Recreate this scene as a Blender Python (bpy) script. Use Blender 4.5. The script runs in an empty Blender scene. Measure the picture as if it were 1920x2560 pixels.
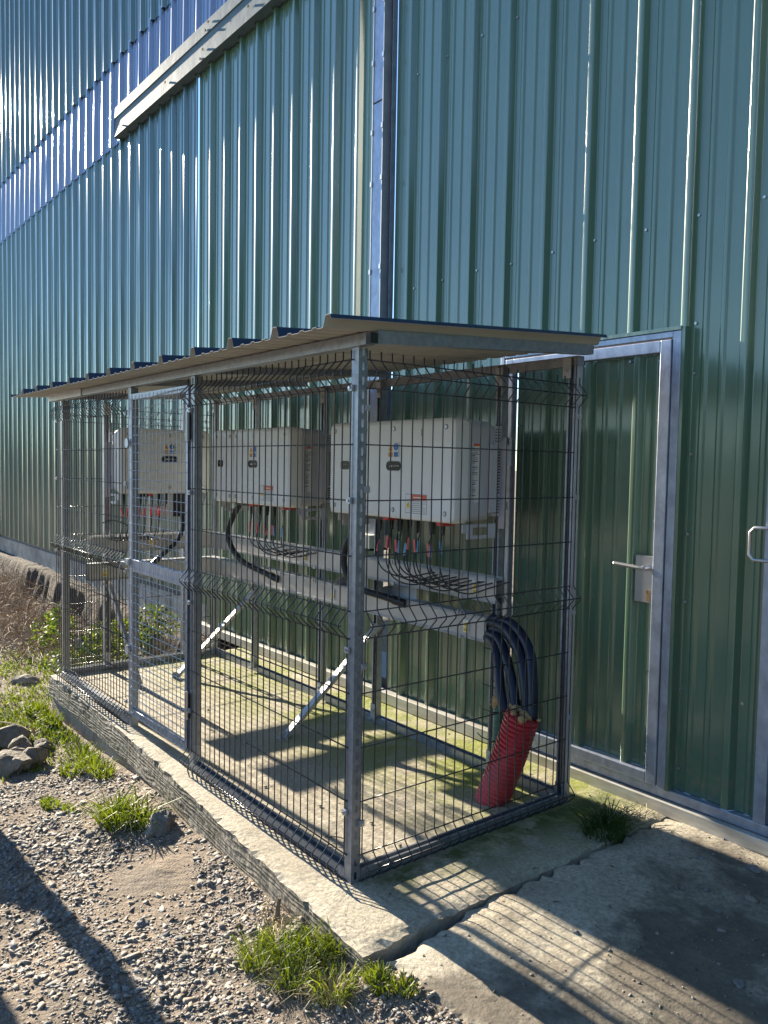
import bpy, math, random
from mathutils import Vector, Matrix, noise
import numpy as np
random.seed(7); rng = np.random.default_rng(7)
R = math.radians
S = bpy.context.scene
C = S.collection

# ------------------------------------------------------------------ camera, sky, sun, exposure
YAW, PITCH, ROLL = -0.9024, -0.0572, 0.0173
fw = Vector((math.sin(YAW)*math.cos(PITCH), math.cos(YAW)*math.cos(PITCH), math.sin(PITCH)))
rt0 = Vector((math.cos(YAW), -math.sin(YAW), 0)); up0 = rt0.cross(fw)
rt = math.cos(ROLL)*rt0 + math.sin(ROLL)*up0
up = -math.sin(ROLL)*rt0 + math.cos(ROLL)*up0
cd = bpy.data.cameras.new('camera'); cam = bpy.data.objects.new('camera', cd); C.objects.link(cam)
M = Matrix((( rt.x, up.x, -fw.x, 2.286), (rt.y, up.y, -fw.y, -1.6802), (rt.z, up.z, -fw.z, 1.5247), (0, 0, 0, 1)))
cam.matrix_world = M
cd.sensor_fit = 'VERTICAL'; cd.sensor_height = 36.0; cd.lens = 2000.7/2560*36
cd.clip_start = 0.05; cd.clip_end = 3000
S.camera = cam

SUN_EL, SUN_ROT = 21.0, 268.1
w = bpy.data.worlds.new('World'); S.world = w; w.use_nodes = True
sk = w.node_tree.nodes.new('ShaderNodeTexSky'); sk.sky_type = 'NISHITA'; sk.sun_disc = False
sk.sun_elevation = R(SUN_EL); sk.sun_rotation = R(SUN_ROT)
sk.air_density = 1.0; sk.dust_density = 0.0; sk.ozone_density = 3.7
bg = w.node_tree.nodes['Background']; bg.inputs[1].default_value = 0.09
w.node_tree.links.new(sk.outputs[0], bg.inputs[0])
sd = Vector((math.sin(R(SUN_ROT))*math.cos(R(SUN_EL)), math.cos(R(SUN_ROT))*math.cos(R(SUN_EL)), math.sin(R(SUN_EL))))
sl = bpy.data.lights.new('sun', 'SUN'); sl.energy = 5.0; sl.angle = R(0.53); sl.color = (1.0, 0.895, 0.72)
so = bpy.data.objects.new('sun', sl); C.objects.link(so); so.rotation_euler = sd.to_track_quat('Z', 'Y').to_euler()
S.view_settings.view_transform = 'Standard'; S.view_settings.look = 'None'
S.view_settings.exposure = 1.80; S.view_settings.gamma = 1.0; S.view_settings.use_curve_mapping = False
S.cycles.max_bounces = 6; S.cycles.diffuse_bounces = 3; S.cycles.glossy_bounces = 4
S.cycles.sample_clamp_indirect = 6.0

# ------------------------------------------------------------------ materials
def mat(name, col, rough=0.5, metal=0.0, var=0.0, vs=8.0, col2=None, bump=0.0, bs=40.0, coat=0.0, crough=0.1, spec=0.5, rvar=0.0, stretch=None, detail=6, b2=0.0, b2s=6.0, ior=1.5):
    m = bpy.data.materials.new(name); m.use_nodes = True
    nt = m.node_tree; N = nt.nodes; L = nt.links; p = N['Principled BSDF']
    p.inputs['Base Color'].default_value = (*col, 1); p.inputs['Roughness'].default_value = rough
    p.inputs['Metallic'].default_value = metal; p.inputs['Specular IOR Level'].default_value = spec
    p.inputs['IOR'].default_value = ior
    p.inputs['Coat Weight'].default_value = coat; p.inputs['Coat Roughness'].default_value = crough
    tc = N.new('ShaderNodeTexCoord'); src = tc.outputs['Object']
    if stretch:
        mp = N.new('ShaderNodeMapping'); mp.inputs['Scale'].default_value = stretch
        L.new(src, mp.inputs[0]); src = mp.outputs[0]
    if var > 0 or col2:
        n = N.new('ShaderNodeTexNoise'); n.inputs['Scale'].default_value = vs; n.inputs['Detail'].default_value = detail
        n.inputs['Roughness'].default_value = 0.65
        L.new(src, n.inputs['Vector'])
        r = N.new('ShaderNodeValToRGB'); r.color_ramp.elements[0].position = 0.35; r.color_ramp.elements[1].position = 0.68
        c2 = col2 if col2 else tuple(min(1, c*(1+var)) for c in col)
        c1 = col if col2 else tuple(c*(1-var) for c in col)
        r.color_ramp.elements[0].color = (*c1, 1); r.color_ramp.elements[1].color = (*c2, 1)
        L.new(n.outputs['Fac'], r.inputs[0]); L.new(r.outputs[0], p.inputs['Base Color'])
        if rvar:
            mr = N.new('ShaderNodeMapRange'); mr.inputs['To Min'].default_value = rough-rvar; mr.inputs['To Max'].default_value = rough+rvar
            L.new(n.outputs['Fac'], mr.inputs[0]); L.new(mr.outputs[0], p.inputs['Roughness'])
    last = None
    for strg, sc in ((bump, bs), (b2, b2s)):
        if strg > 0:
            n = N.new('ShaderNodeTexNoise'); n.inputs['Scale'].default_value = sc; n.inputs['Detail'].default_value = 8
            n.inputs['Roughness'].default_value = 0.6
            L.new(src, n.inputs['Vector'])
            b = N.new('ShaderNodeBump'); b.inputs['Strength'].default_value = strg; b.inputs['Distance'].default_value = 1.0/sc
            L.new(n.outputs['Fac'], b.inputs['Height'])
            if last: L.new(last, b.inputs['Normal'])
            last = b.outputs[0]
    if last: L.new(last, p.inputs['Normal'])
    return m

MT = {}
ROTA = 0.0
def paint(name, col, coat, crough, amp, amp2, k=1.0):
    m = mat(name, col, 0.45, var=0.08, vs=1.2, coat=coat, crough=crough)
    N, L, p = m.node_tree.nodes, m.node_tree.links, m.node_tree.nodes['Principled BSDF']
    p.inputs['Coat IOR'].default_value = 1.7
    tc = N.new('ShaderNodeTexCoord'); last = None
    for sc, stx, stz, dist, st in ((1.0, 46, 0.10, 0.0012*k, amp), (1.0, 9.0, 0.5, 0.006*k, amp2)):
        mp = N.new('ShaderNodeMapping'); mp.inputs['Scale'].default_value = (stx, stx*.3, stz); L.new(tc.outputs['Object'], mp.inputs[0])
        n = N.new('ShaderNodeTexNoise'); n.inputs['Scale'].default_value = sc; n.inputs['Detail'].default_value = 2; L.new(mp.outputs[0], n.inputs[0])
        b = N.new('ShaderNodeBump'); b.inputs['Strength'].default_value = st; b.inputs['Distance'].default_value = dist; L.new(n.outputs[0], b.inputs['Height'])
        if last: L.new(last, b.inputs['Normal'])
        last = b.outputs[0]
    L.new(last, p.inputs['Normal']); L.new(last, p.inputs['Coat Normal'])
    # dust: rain-washed streaks and mud splash along the foot of the wall
    ramp = [n for n in N if n.type == 'VALTORGB'][0]
    sep = N.new('ShaderNodeSeparateXYZ'); L.new(tc.outputs['Object'], sep.inputs[0])
    mr = N.new('ShaderNodeMapRange'); mr.inputs['From Min'].default_value = 0.75; mr.inputs['From Max'].default_value = 0.05; L.new(sep.outputs['Z'], mr.inputs[0])
    ns = N.new('ShaderNodeTexNoise'); ns.inputs['Scale'].default_value = 26; ns.inputs['Detail'].default_value = 6; L.new(tc.outputs['Object'], ns.inputs[0])
    mp = N.new('ShaderNodeMapping'); mp.inputs['Scale'].default_value = (18, 1, 0.55); L.new(tc.outputs['Object'], mp.inputs[0])
    n2 = N.new('ShaderNodeTexNoise'); n2.inputs['Scale'].default_value = 1.0; n2.inputs['Detail'].default_value = 5; L.new(mp.outputs[0], n2.inputs[0])
    r1 = N.new('ShaderNodeMapRange'); r1.inputs['From Min'].default_value = 0.42; r1.inputs['From Max'].default_value = 0.72; r1.inputs['To Max'].default_value = 0.85; L.new(ns.outputs[0], r1.inputs[0])
    m1 = N.new('ShaderNodeMath'); m1.operation = 'MULTIPLY'; L.new(mr.outputs[0], m1.inputs[0]); L.new(r1.outputs[0], m1.inputs[1])
    r2 = N.new('ShaderNodeMapRange'); r2.inputs['From Min'].default_value = 0.5; r2.inputs['From Max'].default_value = 0.75; r2.inputs['To Max'].default_value = 0.10; L.new(n2.outputs[0], r2.inputs[0])
    ad = N.new('ShaderNodeMath'); ad.operation = 'ADD'; ad.use_clamp = True; L.new(m1.outputs[0], ad.inputs[0]); L.new(r2.outputs[0], ad.inputs[1])
    mx = N.new('ShaderNodeMixRGB'); L.new(ad.outputs[0], mx.inputs[0]); L.new(ramp.outputs[0], mx.inputs[1]); mx.inputs[2].default_value = (0.16, 0.155, 0.115, 1)
    L.new(mx.outputs[0], p.inputs['Base Color'])
    cw = N.new('ShaderNodeMapRange'); cw.inputs['To Min'].default_value = coat; cw.inputs['To Max'].default_value = coat*.35; L.new(ad.outputs[0], cw.inputs[0]); L.new(cw.outputs[0], p.inputs['Coat Weight'])
    return m
def aniso(m, metal, rough, col, rot):
    N, L, p = m.node_tree.nodes, m.node_tree.links, m.node_tree.nodes['Principled BSDF']
    tg = N.new('ShaderNodeTangent'); tg.direction_type = 'RADIAL'; tg.axis = 'Z'
    L.new(tg.outputs[0], p.inputs['Tangent']); p.inputs['Anisotropic'].default_value = 0.92; p.inputs['Anisotropic Rotation'].default_value = rot
    p.inputs['Metallic'].default_value = metal; p.inputs['Roughness'].default_value = rough
    for l in list(p.inputs['Base Color'].links): L.remove(l)
    p.inputs['Base Color'].default_value = (*col, 1)
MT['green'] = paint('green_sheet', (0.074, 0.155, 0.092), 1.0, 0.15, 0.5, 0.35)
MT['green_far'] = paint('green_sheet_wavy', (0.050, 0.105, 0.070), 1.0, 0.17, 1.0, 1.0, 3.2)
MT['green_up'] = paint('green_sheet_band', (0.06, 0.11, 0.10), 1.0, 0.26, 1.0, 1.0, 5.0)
aniso(MT['green_far'], 0.32, 0.40, (0.080, 0.145, 0.130), ROTA)  # bluish metallic mix over the green paint carries the far sheets' sun glare
aniso(MT['green_up'], 0.70, 0.42, (0.22, 0.25, 0.34), ROTA)  # lavender metal colour stands in for sun glare on the green band sheets
MT['flash'] = mat('grey_green_flashing', (0.095, 0.145, 0.165), 0.6, var=0.08, vs=2, spec=0.25, b2=0.02, b2s=3)
MT['galv'] = mat('galvanised', (0.24, 0.26, 0.30), 0.40, 0.6, col2=(0.37, 0.39, 0.43), vs=38, bump=0.03, bs=60, rvar=0.08)
MT['galv_lt'] = mat('galvanised_bright', (0.40, 0.42, 0.45), 0.5, 0.6, col2=(0.52, 0.53, 0.55), vs=12, rvar=0.04)
MT['galv_door'] = mat('galvanised_door', (0.27, 0.30, 0.37), 0.42, 0.6, col2=(0.42, 0.46, 0.55), vs=22, rvar=0.08, stretch=(1, 1, 0.6))
MT['galv_dirty'] = mat('galvanised_dirty', (0.42, 0.39, 0.33), 0.5, 0.35, col2=(0.60, 0.58, 0.53), vs=14, rvar=0.1, stretch=(0.4, 1, 2))
MT['anth'] = mat('dark_wire_coating', (0.020, 0.022, 0.030), 0.32, 0.0, var=0.1, vs=20, coat=0.4, crough=0.2)
MT['wire_g'] = mat('galvanised_wire', (0.33, 0.36, 0.42), 0.4, 0.5, var=0.15, vs=30)
MT['beige'] = mat('beige_roof_underside', (0.44, 0.43, 0.395), 0.5, var=0.06, vs=5)
MT['blue'] = mat('dark_blue_roof_top', (0.012, 0.035, 0.085), 0.45, var=0.15, vs=6, coat=0.3, crough=0.3)
MT['white'] = mat('off_white_casing', (0.73, 0.745, 0.735), 0.42, var=0.04, vs=3, bump=0.02, bs=300)
MT['side'] = mat('pale_grey_casing', (0.50, 0.50, 0.54), 0.45, var=0.05, vs=4, bump=0.03, bs=200)
MT['black'] = mat('black_plastic', (0.012, 0.012, 0.014), 0.35, var=0.2, vs=10)
MT['badge'] = mat('black_badge', (0.008, 0.009, 0.012), 0.15, var=0.1, vs=10)
MT['badgegrey'] = mat('badge_print', (0.55, 0.56, 0.58), 0.5, var=0.02)
MT['cable'] = mat('black_cable', (0.014, 0.015, 0.018), 0.42, var=0.25, vs=14, bump=0.05, bs=60)
MT['navy'] = mat('navy_cable', (0.006, 0.011, 0.030), 0.42, var=0.3, vs=9, bump=0.05, bs=60)
MT['red'] = mat('red_conduit', (0.50, 0.018, 0.035), 0.45, col2=(0.36, 0.04, 0.045), vs=9, coat=0.2, bump=0.04, bs=50)
MT['greenpipe'] = mat('green_conduit', (0.010, 0.10, 0.055), 0.4, var=0.15, vs=9, coat=0.3)
MT['foam'] = mat('yellow_foam', (0.50, 0.33, 0.15), 0.9, col2=(0.36, 0.24, 0.12), vs=30, bump=0.6, bs=50)
MT['tray'] = mat('cable_tray_steel', (0.44, 0.42, 0.40), 0.42, 0.35, col2=(0.56, 0.54, 0.52), vs=4, rvar=0.06)
MT['yellow'] = mat('yellow_sticker', (0.80, 0.58, 0.03), 0.5, var=0.03)
MT['orange'] = mat('orange_sticker', (0.72, 0.35, 0.07), 0.5, var=0.03)
MT['bluest'] = mat('blue_sticker', (0.02, 0.16, 0.50), 0.5, var=0.03)
MT['paper'] = mat('white_sticker', (0.72, 0.72, 0.69), 0.55, var=0.03)
MT['orangered'] = mat('orange_red_print', (0.70, 0.11, 0.04), 0.5, var=0.03)
MT['ink'] = mat('dark_print', (0.05, 0.05, 0.06), 0.6, var=0.05)
MT['inkgrey'] = mat('grey_print', (0.30, 0.30, 0.31), 0.6, var=0.05)
MT['redplastic'] = mat('red_plastic', (0.60, 0.03, 0.03), 0.4, var=0.05)
MT['tagred'] = mat('red_cable_tag', (0.75, 0.13, 0.13), 0.5, var=0.06)
MT['tagblue'] = mat('blue_cable_tag', (0.12, 0.36, 0.62), 0.5, var=0.06)
MT['brass'] = mat('brass', (0.62, 0.42, 0.22), 0.3, 0.8, var=0.08, vs=30)
MT['steel'] = mat('brushed_steel', (0.50, 0.50, 0.52), 0.33, 0.8, var=0.06, vs=20)
MT['rock'] = mat('limestone', (0.14, 0.115, 0.09), 0.85, col2=(0.29, 0.25, 0.20), vs=9, bump=0.5, bs=14, b2=0.4, b2s=60)
MT['rockgrey'] = mat('grey_stone', (0.14, 0.135, 0.13), 0.8, col2=(0.27, 0.26, 0.24), vs=9, bump=0.5, bs=18)
MT['bark'] = mat('bark', (0.10, 0.075, 0.05), 0.9, col2=(0.2, 0.16, 0.12), vs=12, bump=0.5, bs=20)
MT['twig'] = mat('dry_stems', (0.24, 0.17, 0.11), 0.8, col2=(0.42, 0.32, 0.22), vs=4)
MT['straw'] = mat('straw', (0.50, 0.41, 0.25), 0.8, col2=(0.36, 0.28, 0.17), vs=6)
MT['hill'] = mat('distant_vegetation', (0.07, 0.10, 0.06), 0.95, col2=(0.14, 0.16, 0.09), vs=0.3, bump=0.6, bs=0.5)
MT['brick'] = mat('rendered_wall', (0.3, 0.27, 0.23), 0.85, var=0.1, vs=3)
MT['tin'] = mat('shed_roof', (0.12, 0.07, 0.05), 0.6, var=0.15, vs=5)
MT['mark'] = mat('pencil_mark', (0.16, 0.16, 0.17), 0.7, var=0.05)

def leafmat(name, c1, c2, vs=3.0):
    m = mat(name, c1, 0.5, col2=c2, vs=vs, spec=0.3)
    nt = m.node_tree; p = nt.nodes['Principled BSDF']; out = nt.nodes['Material Output']
    tr = nt.nodes.new('ShaderNodeBsdfTranslucent'); mx = nt.nodes.new('ShaderNodeMixShader'); mx.inputs[0].default_value = 0.42
    ramp = [n for n in nt.nodes if n.type == 'VALTORGB'][0]
    mu = nt.nodes.new('ShaderNodeMixRGB'); mu.blend_type = 'MULTIPLY'; mu.inputs[0].default_value = 1; mu.inputs[2].default_value = (1.6, 1.5, 0.6, 1)
    nt.links.new(ramp.outputs[0], mu.inputs[1]); nt.links.new(mu.outputs[0], tr.inputs[0])
    nt.links.new(p.outputs[0], mx.inputs[1]); nt.links.new(tr.outputs[0], mx.inputs[2]); nt.links.new(mx.outputs[0], out.inputs[0])
    return m
MT['grass'] = leafmat('grass_blade', (0.060, 0.105, 0.012), (0.17, 0.21, 0.022), 14)
MT['grass_dk'] = leafmat('grass_blade_dark', (0.030, 0.070, 0.016), (0.07, 0.12, 0.025), 7)
MT['leaf'] = leafmat('bramble_leaf', (0.045, 0.095, 0.018), (0.17, 0.20, 0.035), 9)
MT['leafdk'] = leafmat('ivy_leaf', (0.02, 0.055, 0.012), (0.06, 0.10, 0.02), 9)

def nodes_of(m): return m.node_tree.nodes, m.node_tree.links, m.node_tree.nodes['Principled BSDF']

# slab concrete: pale weathered concrete with moss in world-space patches
def concrete_mat(name, moss=True, soil=False):
    m = mat(name, (0.36, 0.32, 0.26), 0.88, bump=0.30, bs=60, b2=0.10, b2s=14)
    N, L, p = nodes_of(m)
    tc = N.new('ShaderNodeTexCoord')
    def noise_(sc, det=8, ro=0.65):
        n = N.new('ShaderNodeTexNoise'); n.inputs['Scale'].default_value = sc; n.inputs['Detail'].default_value = det
        n.inputs['Roughness'].default_value = ro; L.new(tc.outputs['Object'], n.inputs['Vector']); return n.outputs['Fac']
    def ramp(inp, p0, p1, c0, c1):
        r = N.new('ShaderNodeValToRGB'); r.color_ramp.elements[0].position = p0; r.color_ramp.elements[1].position = p1
        r.color_ramp.elements[0].color = (*c0, 1); r.color_ramp.elements[1].color = (*c1, 1); L.new(inp, r.inputs[0]); return r.outputs[0]
    def mix(f, a, b):
        x = N.new('ShaderNodeMixRGB'); L.new(f, x.inputs[0])
        for i, v in ((1, a), (2, b)):
            if isinstance(v, tuple): x.inputs[i].default_value = (*v, 1)
            else: L.new(v, x.inputs[i])
        return x.outputs[0]
    base = ramp(noise_(3.2), 0.33, 0.7, (0.33, 0.285, 0.215), (0.50, 0.455, 0.365))
    fine = ramp(noise_(70, 4), 0.36, 0.62, (0.55, 0.53, 0.5), (1.12, 1.1, 1.06))
    x = N.new('ShaderNodeMixRGB'); x.blend_type = 'MULTIPLY'; x.inputs[0].default_value = 0.75
    L.new(base, x.inputs[1]); L.new(fine, x.inputs[2]); col = x.outputs[0]
    specks = ramp(noise_(26, 3, 0.5), 0.27, 0.31, (1, 1, 1), (0, 0, 0))
    col = mix(specks, col, (0.10, 0.085, 0.07))
    sep = N.new('ShaderNodeSeparateXYZ'); L.new(tc.outputs['Object'], sep.inputs[0])
    def mapr(o, a, b, lo=0.0, hi=1.0):
        r = N.new('ShaderNodeMapRange'); r.inputs['From Min'].default_value = a; r.inputs['From Max'].default_value = b
        r.inputs['To Min'].default_value = lo; r.inputs['To Max'].default_value = hi; L.new(o, r.inputs[0]); return r.outputs[0]
    def op(k, a, b):
        q = N.new('ShaderNodeMath'); q.operation = k; q.use_clamp = True
        for i, v in enumerate((a, b)):
            if isinstance(v, float): q.inputs[i].default_value = v
            else: L.new(v, q.inputs[i])
        return q.outputs[0]
    if moss:
        g = mapr(sep.outputs['Y'], 0.35, 1.05)
        g2 = op('MULTIPLY', g, mapr(sep.outputs['X'], 0.45, 0.1))
        mn = mapr(noise_(2.4, 5), 0.38, 0.56)
        mf = op('MULTIPLY', g2, mn)
        fg = mapr(noise_(48, 3), 0.20, 0.50)
        mf = op('MULTIPLY', mf, fg)
        col = mix(mf, col, (0.20, 0.225, 0.022))
        e = op('MULTIPLY', mapr(sep.outputs['X'], -0.02, 0.04), mapr(sep.outputs['X'], 0.26, 0.08))
        e = op('MULTIPLY', op('MULTIPLY', e, mapr(sep.outputs['Y'], .02, .12)), mapr(noise_(6, 5), 0.40, 0.55))
        col = mix(e, col, (0.09, 0.105, 0.03))
    if soil:
        d = op('ADD', mapr(sep.outputs['X'], 0.35, 1.05, 0.0, 0.6), mapr(noise_(2.3, 6), 0.3, 0.7, 0.0, 0.75))
        d = mapr(d, 0.60, 0.86, 0.0, 0.85)
        col = mix(d, col, ramp(noise_(9), 0.3, 0.7, (0.048, 0.040, 0.031), (0.13, 0.105, 0.078)))
    L.new(col, p.inputs['Base Color'])
    return m
MT['slab'] = concrete_mat('slab_concrete', True)
MT['slab2'] = concrete_mat('apron_concrete', False, True)

def board_mat():
    m = mat('board_formed_concrete', (0.2, 0.18, 0.15), 0.9)
    N, L, p = nodes_of(m)
    tc = N.new('ShaderNodeTexCoord'); mp = N.new('ShaderNodeMapping'); mp.inputs['Scale'].default_value = (1.6, 1, 9)
    L.new(tc.outputs['Object'], mp.inputs[0])
    wv = N.new('ShaderNodeTexWave'); wv.bands_direction = 'Z'; wv.inputs['Scale'].default_value = 1.6; wv.inputs['Distortion'].default_value = 14
    wv.inputs['Detail'].default_value = 4; wv.inputs['Detail Scale'].default_value = 1.2; L.new(mp.outputs[0], wv.inputs[0])
    n = N.new('ShaderNodeTexNoise'); n.inputs['Scale'].default_value = 5; n.inputs['Detail'].default_value = 9; L.new(tc.outputs['Object'], n.inputs[0])
    r = N.new('ShaderNodeValToRGB'); r.color_ramp.elements[0].position = 0.32; r.color_ramp.elements[1].position = 0.68
    r.color_ramp.elements[0].color = (0.12, 0.11, 0.075, 1); r.color_ramp.elements[1].color = (0.36, 0.32, 0.26, 1); L.new(n.outputs[0], r.inputs[0])
    r2 = N.new('ShaderNodeValToRGB'); r2.color_ramp.elements[0].color = (0.62, 0.6, 0.57, 1); r2.color_ramp.elements[1].color = (1.1, 1.1, 1.1, 1); L.new(wv.outputs[0], r2.inputs[0])
    x = N.new('ShaderNodeMixRGB'); x.blend_type = 'MULTIPLY'; x.inputs[0].default_value = 0.8; L.new(r.outputs[0], x.inputs[1]); L.new(r2.outputs[0], x.inputs[2])
    L.new(x.outputs[0], p.inputs['Base Color'])
    b = N.new('ShaderNodeBump'); b.inputs['Strength'].default_value = 0.8; b.inputs['Distance'].default_value = 0.006; L.new(wv.outputs[0], b.inputs['Height'])
    b2 = N.new('ShaderNodeBump'); b2.inputs['Strength'].default_value = 0.6; b2.inputs['Distance'].default_value = 0.02
    n2 = N.new('ShaderNodeTexNoise'); n2.inputs['Scale'].default_value = 22; n2.inputs['Detail'].default_value = 7; L.new(tc.outputs['Object'], n2.inputs[0])
    L.new(n2.outputs[0], b2.inputs['Height']); L.new(b.outputs[0], b2.inputs['Normal']); L.new(b2.outputs[0], p.inputs['Normal'])
    return m
MT['board'] = board_mat()
MT['found'] = mat('foundation_concrete', (0.23, 0.20, 0.17), 0.9, col2=(0.46, 0.42, 0.36), vs=4, bump=0.5, bs=14, b2=0.3, b2s=60)

def soil_mat():
    m = mat('gravelly_soil', (0.2, 0.17, 0.13), 0.95, bump=0.7, bs=55, b2=0.5, b2s=14)
    N, L, p = nodes_of(m)
    tc = N.new('ShaderNodeTexCoord')
    def nz(s, d=8):
        n = N.new('ShaderNodeTexNoise'); n.inputs['Scale'].default_value = s; n.inputs['Detail'].default_value = d; n.inputs['Roughness'].default_value = 0.7
        L.new(tc.outputs['Object'], n.inputs['Vector']); return n.outputs['Fac']
    def rp(i, a, b, c0, c1):
        r = N.new('ShaderNodeValToRGB'); r.color_ramp.elements[0].position = a; r.color_ramp.elements[1].position = b
        r.color_ramp.elements[0].color = (*c0, 1); r.color_ramp.elements[1].color = (*c1, 1); L.new(i, r.inputs[0]); return r.outputs[0]
    a = rp(nz(2.5), 0.35, 0.68, (0.20, 0.165, 0.13), (0.31, 0.235, 0.165))
    b = rp(nz(60, 3), 0.3, 0.7, (0.5, 0.5, 0.5), (1.15, 1.12, 1.1))
    x = N.new('ShaderNodeMixRGB'); x.blend_type = 'MULTIPLY'; x.inputs[0].default_value = 0.85; L.new(a, x.inputs[1]); L.new(b, x.inputs[2])
    L.new(x.outputs[0], p.inputs['Base Color'])
    return m
MT['soil'] = soil_mat()
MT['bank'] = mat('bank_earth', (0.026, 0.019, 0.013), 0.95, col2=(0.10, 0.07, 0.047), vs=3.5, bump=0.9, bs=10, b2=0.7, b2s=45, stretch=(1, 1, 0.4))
def stone_mat():
    m = mat('crushed_stone', (0.2, 0.2, 0.2), 0.8)
    N, L, p = nodes_of(m)
    g = N.new('ShaderNodeNewGeometry'); r = N.new('ShaderNodeValToRGB'); L.new(g.outputs['Random Per Island'], r.inputs[0])
    e = r.color_ramp.elements; e[0].color = (0.12, 0.115, 0.11, 1); e[1].color = (0.29, 0.25, 0.20, 1)
    for pos, c in ((0.3, (0.20, 0.19, 0.18, 1)), (0.6, (0.26, 0.235, 0.205, 1)), (0.8, (0.22, 0.17, 0.125, 1)), (0.93, (0.32, 0.29, 0.25, 1))):
        q = e.new(pos); q.color = c
    tc = N.new('ShaderNodeTexCoord'); n = N.new('ShaderNodeTexNoise'); n.inputs['Scale'].default_value = 90; L.new(tc.outputs['Object'], n.inputs[0])
    b = N.new('ShaderNodeBump'); b.inputs['Strength'].default_value = 0.4; b.inputs['Distance'].default_value = 0.004
    L.new(n.outputs[0], b.inputs['Height']); L.new(b.outputs[0], p.inputs['Normal']); L.new(r.outputs[0], p.inputs['Base Color'])
    return m
MT['stone'] = stone_mat()

# ------------------------------------------------------------------ mesh helpers
class MB:
    def __init__(s): s.v = []; s.f = []; s.mi = []; s.mats = []; s.cur = 0; s.T = None
    def m(s, key):
        if key not in s.mats: s.mats.append(key)
        s.cur = s.mats.index(key); return s
    def pv(s, pts):
        k = len(s.v)
        for p in pts:
            p = Vector(p)
            if s.T is not None: p = s.T @ p
            s.v.append(tuple(p))
        return k
    def face(s, idx): s.f.append(idx); s.mi.append(s.cur)
    def quad(s, a, b, c, d):
        k = s.pv([a, b, c, d]); s.face((k, k+1, k+2, k+3)); return s
    def poly(s, pts):
        k = s.pv(pts); s.face(tuple(range(k, k+len(pts)))); return s
    def box(s, x0, x1, y0, y1, z0, z1):
        k = s.pv([(x0,y0,z0),(x1,y0,z0),(x1,y1,z0),(x0,y1,z0),(x0,y0,z1),(x1,y0,z1),(x1,y1,z1),(x0,y1,z1)])
        for q in ((0,3,2,1),(4,5,6,7),(0,1,5,4),(1,2,6,5),(2,3,7,6),(3,0,4,7)): s.face(tuple(k+i for i in q))
        return s
    def tube(s, pts, r, n=6, caps=True, rads=None):
        pts = [Vector(p) for p in pts]; rings = []
        t = (pts[1]-pts[0]).normalized(); a = Vector((0,0,1)) if abs(t.z) < 0.9 else Vector((1,0,0))
        u = t.cross(a).normalized()
        for i, p in enumerate(pts):
            if i == 0: tt = pts[1]-pts[0]
            elif i == len(pts)-1: tt = pts[-1]-pts[-2]
            else: tt = (pts[i+1]-pts[i]).normalized()+(pts[i]-pts[i-1]).normalized()
            tt = tt.normalized() if tt.length > 1e-9 else t
            u = (u - tt*u.dot(tt)).normalized(); v = tt.cross(u)
            rr = rads[i] if rads else r
            k = s.pv([p+u*rr*math.cos(2*math.pi*j/n)+v*rr*math.sin(2*math.pi*j/n) for j in range(n)]); rings.append(k)
        for i in range(len(rings)-1):
            for j in range(n):
                j2 = (j+1) % n; s.face((rings[i]+j, rings[i]+j2, rings[i+1]+j2, rings[i+1]+j))
        if caps:
            s.face(tuple(rings[0]+j for j in reversed(range(n)))); s.face(tuple(rings[-1]+j for j in range(n)))
        return s
    def disc(s, c, nrm, r, h, n=12):
        c = Vector(c); nrm = Vector(nrm).normalized(); return s.tube([c, c+nrm*h], r, n)
    def build(s, name, parent=None, smooth=False, bevel=0.0, loc=None, autos=None):
        me = bpy.data.meshes.new(name); me.from_pydata(s.v, [], s.f)
        for k in (s.mats or ['galv']): me.materials.append(MT[k])
        if s.mi and s.mats: me.polygons.foreach_set('material_index', s.mi)
        if smooth: me.polygons.foreach_set('use_smooth', [True]*len(me.polygons))
        me.update(); o = bpy.data.objects.new(name, me); C.objects.link(o)
        if autos:
            me.polygons.foreach_set('use_smooth', [True]*len(me.polygons))
            try: me.set_sharp_from_angle(angle=R(autos))
            except Exception: pass
        if bevel:
            b = o.modifiers.new('b', 'BEVEL'); b.width = bevel; b.segments = 2; b.limit_method = 'ANGLE'; b.angle_limit = R(50)
        if parent: o.parent = parent
        if loc: o.location = loc
        return o

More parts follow.
